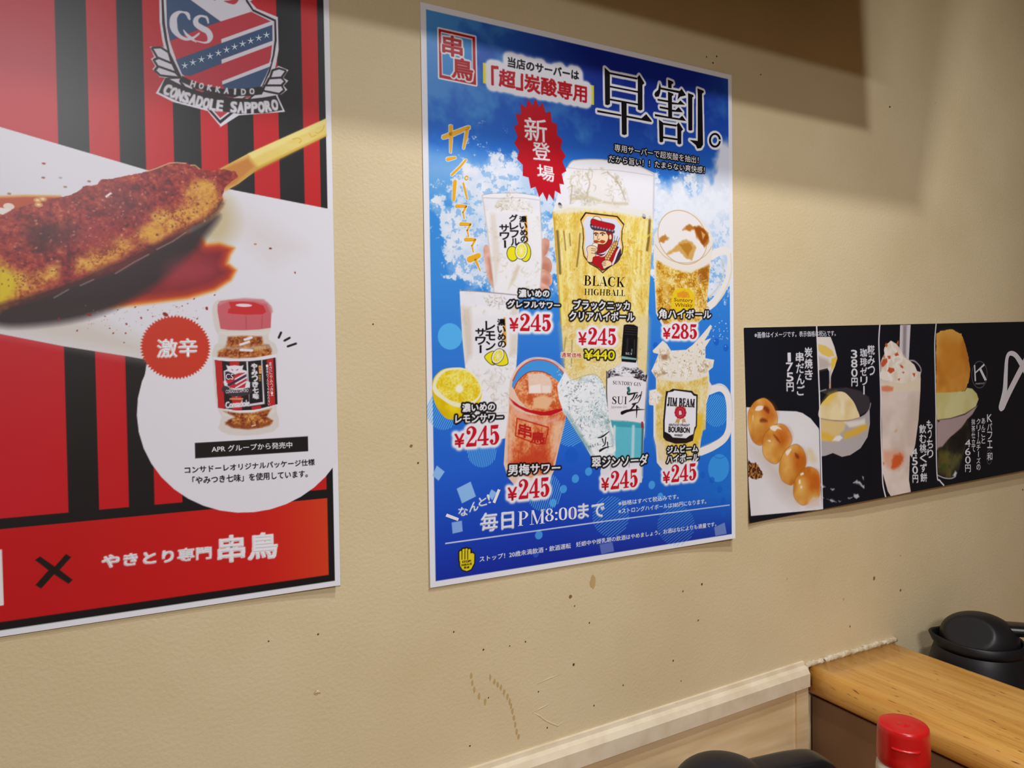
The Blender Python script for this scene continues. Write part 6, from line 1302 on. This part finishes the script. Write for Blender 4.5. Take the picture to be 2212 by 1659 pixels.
    S.poly(C1([(1172, 320), (1365, 318), (1420, 460), (1462, 620), (1430, 740), (1385, 850), (1370, 900), (1365, 1100), (1385, 1140), (1340, 1150), (1352, 1000), (1345, 820), (1320, 770), (1195, 800)]), (222, 214, 210), soft=.001)
    S.poly(C1([(1182, 420), (1300, 450), (1395, 520), (1420, 590), (1340, 610), (1240, 570), (1186, 510)]), (224, 190, 96), soft=.002); S.poly(C1([(1380, 640), (1450, 600), (1462, 640), (1420, 750), (1380, 800), (1370, 730)]), (226, 190, 70), soft=.003)
    S.poly(C1([(1190, 600), (1320, 650), (1370, 720), (1320, 770), (1195, 800)]), (176, 164, 160), soft=.008, a=.8)
    S.stroke(C1([(1362, 820), (1355, 960), (1362, 1120)]), .0045, (150, 140, 130), soft=.004, a=.5); S.stroke(C1([(1355, 1010), (1362, 1150)]), .0035, (210, 160, 110), soft=.003, a=.8)
    S.poly(C1([(1215, 1100), (1350, 1065), (1600, 1050), (1800, 1100), (1920, 1190), (1940, 1300), (1900, 1390), (1800, 1450), (1700, 1400), (1600, 1200), (1300, 1150)]), (56, 52, 58), soft=.003)
    S.poly(C1([(1210, 1330), (1300, 1210), (1370, 1150), (1480, 1110), (1560, 1120), (1620, 1165), (1700, 1260), (1750, 1370), (1785, 1480), (1700, 1520), (1500, 1530), (1215, 1500)]), lambda u, v: ramp(fbm(u, v, .03, 170, 3), (.3, (222, 196, 140)), (.6, (232, 214, 170))), smooth=True)
    S.poly(C1([(1240, 1290), (1340, 1150), (1450, 1120), (1400, 1200), (1320, 1290)]), (232, 190, 60), soft=.012, a=.85); S.poly(C1([(1520, 1230), (1560, 1260), (1560, 1430), (1520, 1400)]), (238, 232, 214), soft=.01, a=.8)
    S.poly(C2([(1218, 165), (1450, 200), (1700, 180), (1860, 110), (1930, 30), (1935, 240), (1900, 430), (1800, 590), (1650, 690), (1530, 715), (1400, 660), (1290, 700), (1222, 710)]), (176, 168, 170))
    S.poly(C2([(1215, 165), (1400, 195), (1600, 195), (1560, 330), (1400, 480), (1222, 480)]), (218, 190, 130), soft=.006); S.poly(C2([(1225, 350), (1320, 370), (1420, 420), (1480, 480), (1350, 490), (1225, 450)]), (222, 178, 70), soft=.006)
    S.poly(C2([(1560, 370), (1700, 310), (1800, 250), (1900, 240), (1890, 320), (1750, 400), (1560, 460)]), (216, 172, 66), soft=.006); S.poly(C2([(1560, 210), (1800, 180), (1860, 160), (1870, 240), (1720, 280), (1640, 290)]), (222, 214, 208), soft=.005); S.poly(C2([(1390, 480), (1440, 420), (1500, 400), (1540, 440), (1490, 490)]), (230, 226, 226), soft=.003)
    S.stroke(C2([(1216, 160), (1400, 188), (1600, 192), (1780, 150)]), .0018, (160, 140, 110), smooth=True, a=.8); S.stroke(C1([(1780, 1500), (1880, 1430), (1930, 1350), (1945, 1280)]), .0026, (170, 164, 170), soft=.002, smooth=True, a=.8); S.stroke(C1([(1200, 1110), (1300, 1080)]), .002, (150, 150, 156), soft=.002)
    for pts in ([(1690, 1090), (1740, 1050), (1800, 1070), (1840, 1150), (1780, 1110)], [(1700, 1260), (1760, 1250), (1780, 1290), (1740, 1320), (1700, 1300)], [(1820, 990), (1845, 1000), (1840, 1060)], [(1310, 1320), (1400, 1340), (1450, 1370), (1390, 1365)], [(1470, 1345), (1520, 1355), (1500, 1375)], [(1225, 1110), (1290, 1150), (1240, 1170)], [(1370, 1180), (1420, 1180), (1390, 1200)], [(1225, 1270), (1270, 1310), (1240, 1310)], [(1620, 1310), (1680, 1300), (1640, 1330)], [(1800, 1130), (1850, 1120), (1850, 1170)]): S.poly(C2(pts), (178, 180, 192), soft=.003, rough=.002)
    # --- peach drink with cream
    S.region('peach_drink_picture')
    S.poly(ST([(842, 10), (958, 8), (938, 400), (860, 380), (835, 250)]), (206, 198, 206)); S.poly(ST([(875, 10), (915, 10), (905, 370), (870, 330)]), (150, 138, 140), soft=.006)
    S.stroke(ST([(935, 405), (1000, 410), (1060, 470), (1072, 530), (1040, 590)]), .0028, (170, 164, 172), soft=.002, smooth=True)
    S.poly(ST([(626, 430), (640, 380), (668, 330), (668, 260), (735, 185), (800, 220), (850, 280), (880, 360), (940, 400), (1000, 450), (1030, 520), (1068, 530), (1066, 740), (1045, 1060), (1010, 1330), (975, 1480)]).tolist() + C4([(560, 820), (545, 1180), (572, 1355), (285, 1420), (240, 1350), (165, 1080)]).tolist() + ST([(634, 900)]).tolist(), lambda u, v: ramp(fbm(u, v, .05, 175, 3), (.3, (206, 186, 176)), (.6, (222, 206, 198))))
    S.poly(ST([(630, 660), (780, 640), (900, 650), (1066, 600), (1060, 740), (900, 740), (760, 750), (660, 760)]), (226, 210, 186), soft=.006); S.poly(ST([(632, 690), (700, 680), (768, 700), (760, 740), (690, 750), (640, 740)]), (216, 130, 100), soft=.004)
    cream = lambda u, v: ramp(fbm(u, v, .02, 178, 3), (.3, (220, 204, 184)), (.6, (232, 222, 210)))
    S.poly(ST([(628, 600), (640, 500), (700, 420), (670, 330), (672, 260), (735, 190), (800, 225), (850, 285), (880, 365), (960, 420), (1020, 500), (1030, 600), (900, 650), (760, 640)]), cream, smooth=True, rough=.0012)
    S.stroke(ST([(690, 270), (690, 330), (720, 390), (700, 470), (720, 560), (750, 620)]), [.002, .005, .005, .004, .007, .004], (236, 230, 226), soft=.003, smooth=True); S.stroke(ST([(770, 420), (770, 370), (830, 350), (860, 400), (800, 440), (830, 490)]), [.003, .006, .006, .005, .005, .003], (236, 230, 224), soft=.003, smooth=True); S.stroke(ST([(745, 200), (760, 260), (800, 300)]), .004, (236, 230, 224), soft=.003, smooth=True)
    S.poly(ST([(700, 360), (730, 350), (740, 380), (715, 390)]), (206, 100, 66)); 
    for pts in ([(675, 230), (688, 200), (705, 235), (690, 260)], [(800, 215), (818, 180), (828, 200), (820, 240)], [(630, 440), (650, 390), (700, 380), (700, 420), (660, 470), (635, 470)], [(700, 520), (720, 480), (775, 490), (780, 520), (735, 545)], [(780, 330), (810, 315), (830, 345), (790, 355)], [(840, 450), (870, 460), (880, 490), (850, 480)], [(860, 530), (890, 530), (880, 550)], [(975, 545), (1010, 540), (1000, 590)], [(815, 610), (840, 600), (835, 630)], [(700, 350), (740, 355), (720, 385)], [(650, 360), (665, 340), (668, 380)]): S.poly(ST(pts), (196, 84, 52), soft=.002, rough=.001, rs=.003)
    S.poly(C4([(170, 760), (350, 740), (480, 800), (460, 960), (400, 1040), (250, 1020), (180, 930)]), (216, 150, 116), soft=.012, a=.7); S.poly(C4([(300, 900), (330, 820), (430, 800), (470, 860), (430, 960), (350, 1020), (290, 1020)]), (204, 92, 46), soft=.006, rough=.003); S.poly(C4([(330, 480), (370, 440), (385, 470), (350, 500)]), (206, 176, 126), soft=.004); S.poly(C4([(160, 920), (190, 940), (180, 970)]), (200, 110, 80), soft=.003)
    # --- parfait with a waffle
    S.region('parfait_picture')
    S.poly(ST([(1240, 105), (1300, 75), (1380, 62), (1440, 62), (1470, 90), (1520, 110), (1560, 220), (1600, 380), (1618, 500), (1600, 640), (1560, 740), (1400, 770), (1240, 765)]), lambda u, v: ramp(fbm(u, v, .05, 180, 3), (.3, (186, 116, 40)), (.5, (206, 146, 60)), (.7, (216, 166, 84))), rough=.0016, rs=.006)
    S.poly(ST([(1280, 160), (1400, 120), (1500, 180), (1560, 420), (1540, 600), (1400, 660), (1300, 560), (1270, 380)]), (196, 122, 40), soft=.03, a=.7, smooth=True)
    S.poly(ST([(1240, 760), (1400, 755), (1560, 740), (1580, 705), (1640, 715), (1690, 770), (1710, 830), (1680, 910), (1560, 990), (1400, 1040), (1245, 1060)]), lambda u, v: ramp(fbm(u, v, .04, 184, 3), (.3, (196, 188, 122)), (.6, (208, 202, 146))), smooth=False, soft=.002)
    S.poly(ST([(1245, 1062), (1400, 1045), (1560, 1000), (1700, 900), (1640, 1000), (1580, 1060), (1530, 1160), (1400, 1250), (1340, 1330), (1290, 1390), (1248, 1390)]), (168, 146, 146), soft=.003)
    S.poly(C4([(965, 720), (1030, 700), (1100, 610), (1200, 520), (1300, 430), (1400, 300), (1440, 560), (1340, 800), (1280, 1020), (1210, 1150), (1100, 1160), (955, 1110)]), lambda u, v: ramp(fbm(u, v, .035, 186, 4), (.3, (28, 26, 24)), (.55, (44, 42, 30)), (.75, (92, 86, 46))), soft=.004)
    S.poly(C4([(970, 760), (1080, 780), (1110, 870), (1040, 940), (975, 900)]), (104, 92, 40), soft=.012, a=.7); S.poly(C4([(990, 960), (1090, 960), (1060, 1040)]), (50, 74, 30), soft=.008, a=.8); S.poly(C4([(1150, 880), (1280, 830), (1240, 1000), (1140, 1060)]), (84, 86, 52), soft=.012, a=.7)
    S.poly(C4([(1180, 1120), (1215, 1050), (1240, 1080), (1215, 1140)]), (196, 200, 210), soft=.004); S.stroke(C4([(960, 1115), (1060, 1155), (1160, 1160), (1220, 1130)]), .0022, (170, 172, 178), smooth=True); S.stroke(C4([(1250, 1040), (1300, 860), (1400, 560)]), .0014, (70, 72, 74), soft=.002, a=.7); S.poly(C4([(955, 320), (995, 325), (970, 355)]), (60, 44, 34))
    # --- white dividing lines
    S.region('dividing_line')
    S.stroke(PX([(1764, 703), (1770, 850), (1774, 1000), (1777, 1106)]), .0032, W)
    S.region('dividing_line_wavy'); S.stroke(C3([(124, 145), (110, 400), (125, 800), (138, 1200), (140, 1659)]).tolist() + C4([(155, 900), (165, 1200), (185, 1330), (215, 1450)]).tolist(), .0032, W, smooth=True)
    S.region('dividing_line_swept'); S.stroke(C3([(938, 130), (918, 400), (925, 900), (935, 1400)]).tolist() + C4([(935, 400), (950, 1100), (990, 1190), (1050, 1260)]).tolist(), .0030, W, smooth=True)
    # --- round K mark and the big brushed loop
    S.region('round_mark')
    m = C3([(1565, 865)])[0]; rx = abs(C3([(1680, 865)])[0][0] - C3([(1450, 865)])[0][0]) / 2; rz = abs(C3([(1565, 668)])[0][1] - C3([(1565, 1065)])[0][1]) / 2
    r = (rx + rz) / 2
    S.ell(m, rx, rz, (86, 88, 96)); S.ell(m, rx - .0018, rz - .0018, (19, 19, 23))
    S.on_sheet()
    S.shape([C3([(1485, 725), (1502, 725), (1515, 960), (1495, 960)]), C3([(1502, 830), (1630, 705), (1640, 730), (1505, 850)]), C3([(1555, 780), (1585, 765), (1670, 940), (1640, 955)])], (206, 206, 216), part='round_mark_letter')
    S.text(C3, 'PARFAIT', (1510, 1010), (1640, 1002), (1510, 985), (176, 176, 184), part='round_mark_letter')
    pts = cm(C3([(1880, 1330), (1930, 1100), (1945, 850), (1960, 640), (2000, 560), (2080, 580), (2160, 690), (2250, 850), (2360, 1040)]), n=6)
    w_ = np.interp(np.linspace(0, 1, len(pts)), [0, .3, .5, .62, .75, 1], [.0185, .0125, .009, .0115, .0150, .016])
    S.shape([ribbon(np.column_stack([pts, w_])), circ(*pts[0], .0092)], (216, 212, 220), part='brushed_loop')
    pts = cm(C3([(1900, 1330), (1980, 1150), (2080, 950), (2180, 760), (2290, 560), (2400, 420)]), n=6)
    S.shape([ribbon(np.column_stack([pts, np.interp(np.linspace(0, 1, len(pts)), [0, .5, 1], [.0150, .0160, .017])]))], (214, 208, 212), part='brushed_loop')
    # --- lettering
    LW = (220, 219, 226)
    S.text(C1, '※画像はイメージです。表示価格は税込です。', (268, 335), (1440, 305), (266, 250), (206, 206, 214), bold=.0002)
    def col(k, t, a, b, wd, **kw): S.vtext(k, t, a, b, wd, LW, bold=kw.pop('bold', .0006), **kw)
    col(C1, '炭焼き', (1045, 462), (1055, 945), 112); col(C1, '串だんご', (918, 530), (940, 1170), 112); col(C1, '175円', (768, 540), (785, 1112), 100)
    col(C1, '糀みつ', (1952, 432), (1955, 880), 102); col(C1, '珈琲ゼリー', (1842, 480), (1850, 1155), 98); col(C1, '380円', (1705, 500), (1715, 1038), 88)
    col(C4, 'もっちり', (840, 310), (855, 870), 84); col(C4, '飲む桃くず餅', (742, 375), (762, 1215), 96); col(C4, '450円', (625, 720), (640, 1228), 78)
    col(C4, 'Kパフェ', (1710, 225), (1715, 730), 72, bold=.0004); col(C4, 'あんこと', (1620, 280), (1620, 660), 52, bold=.0002); col(C4, 'クリームチーズの', (1550, 290), (1550, 1045), 56, bold=.0002); col(C4, '抹茶仕立て', (1475, 295), (1478, 780), 54, bold=.0002); col(C4, '460円', (1395, 590), (1398, 1075), 78, bold=.0004)
    S.ell(C4([(1705, 850)])[0], .0088, .0150, (120, 122, 130)); S.ell(C4([(1705, 850)])[0], .0080, .0141, (19, 19, 23)); S.text(C4, '和', (1675, 905), (1750, 895), (1675, 790), LW, bold=.0004)
    S.build(root, 'lettering')
poster_dessert()
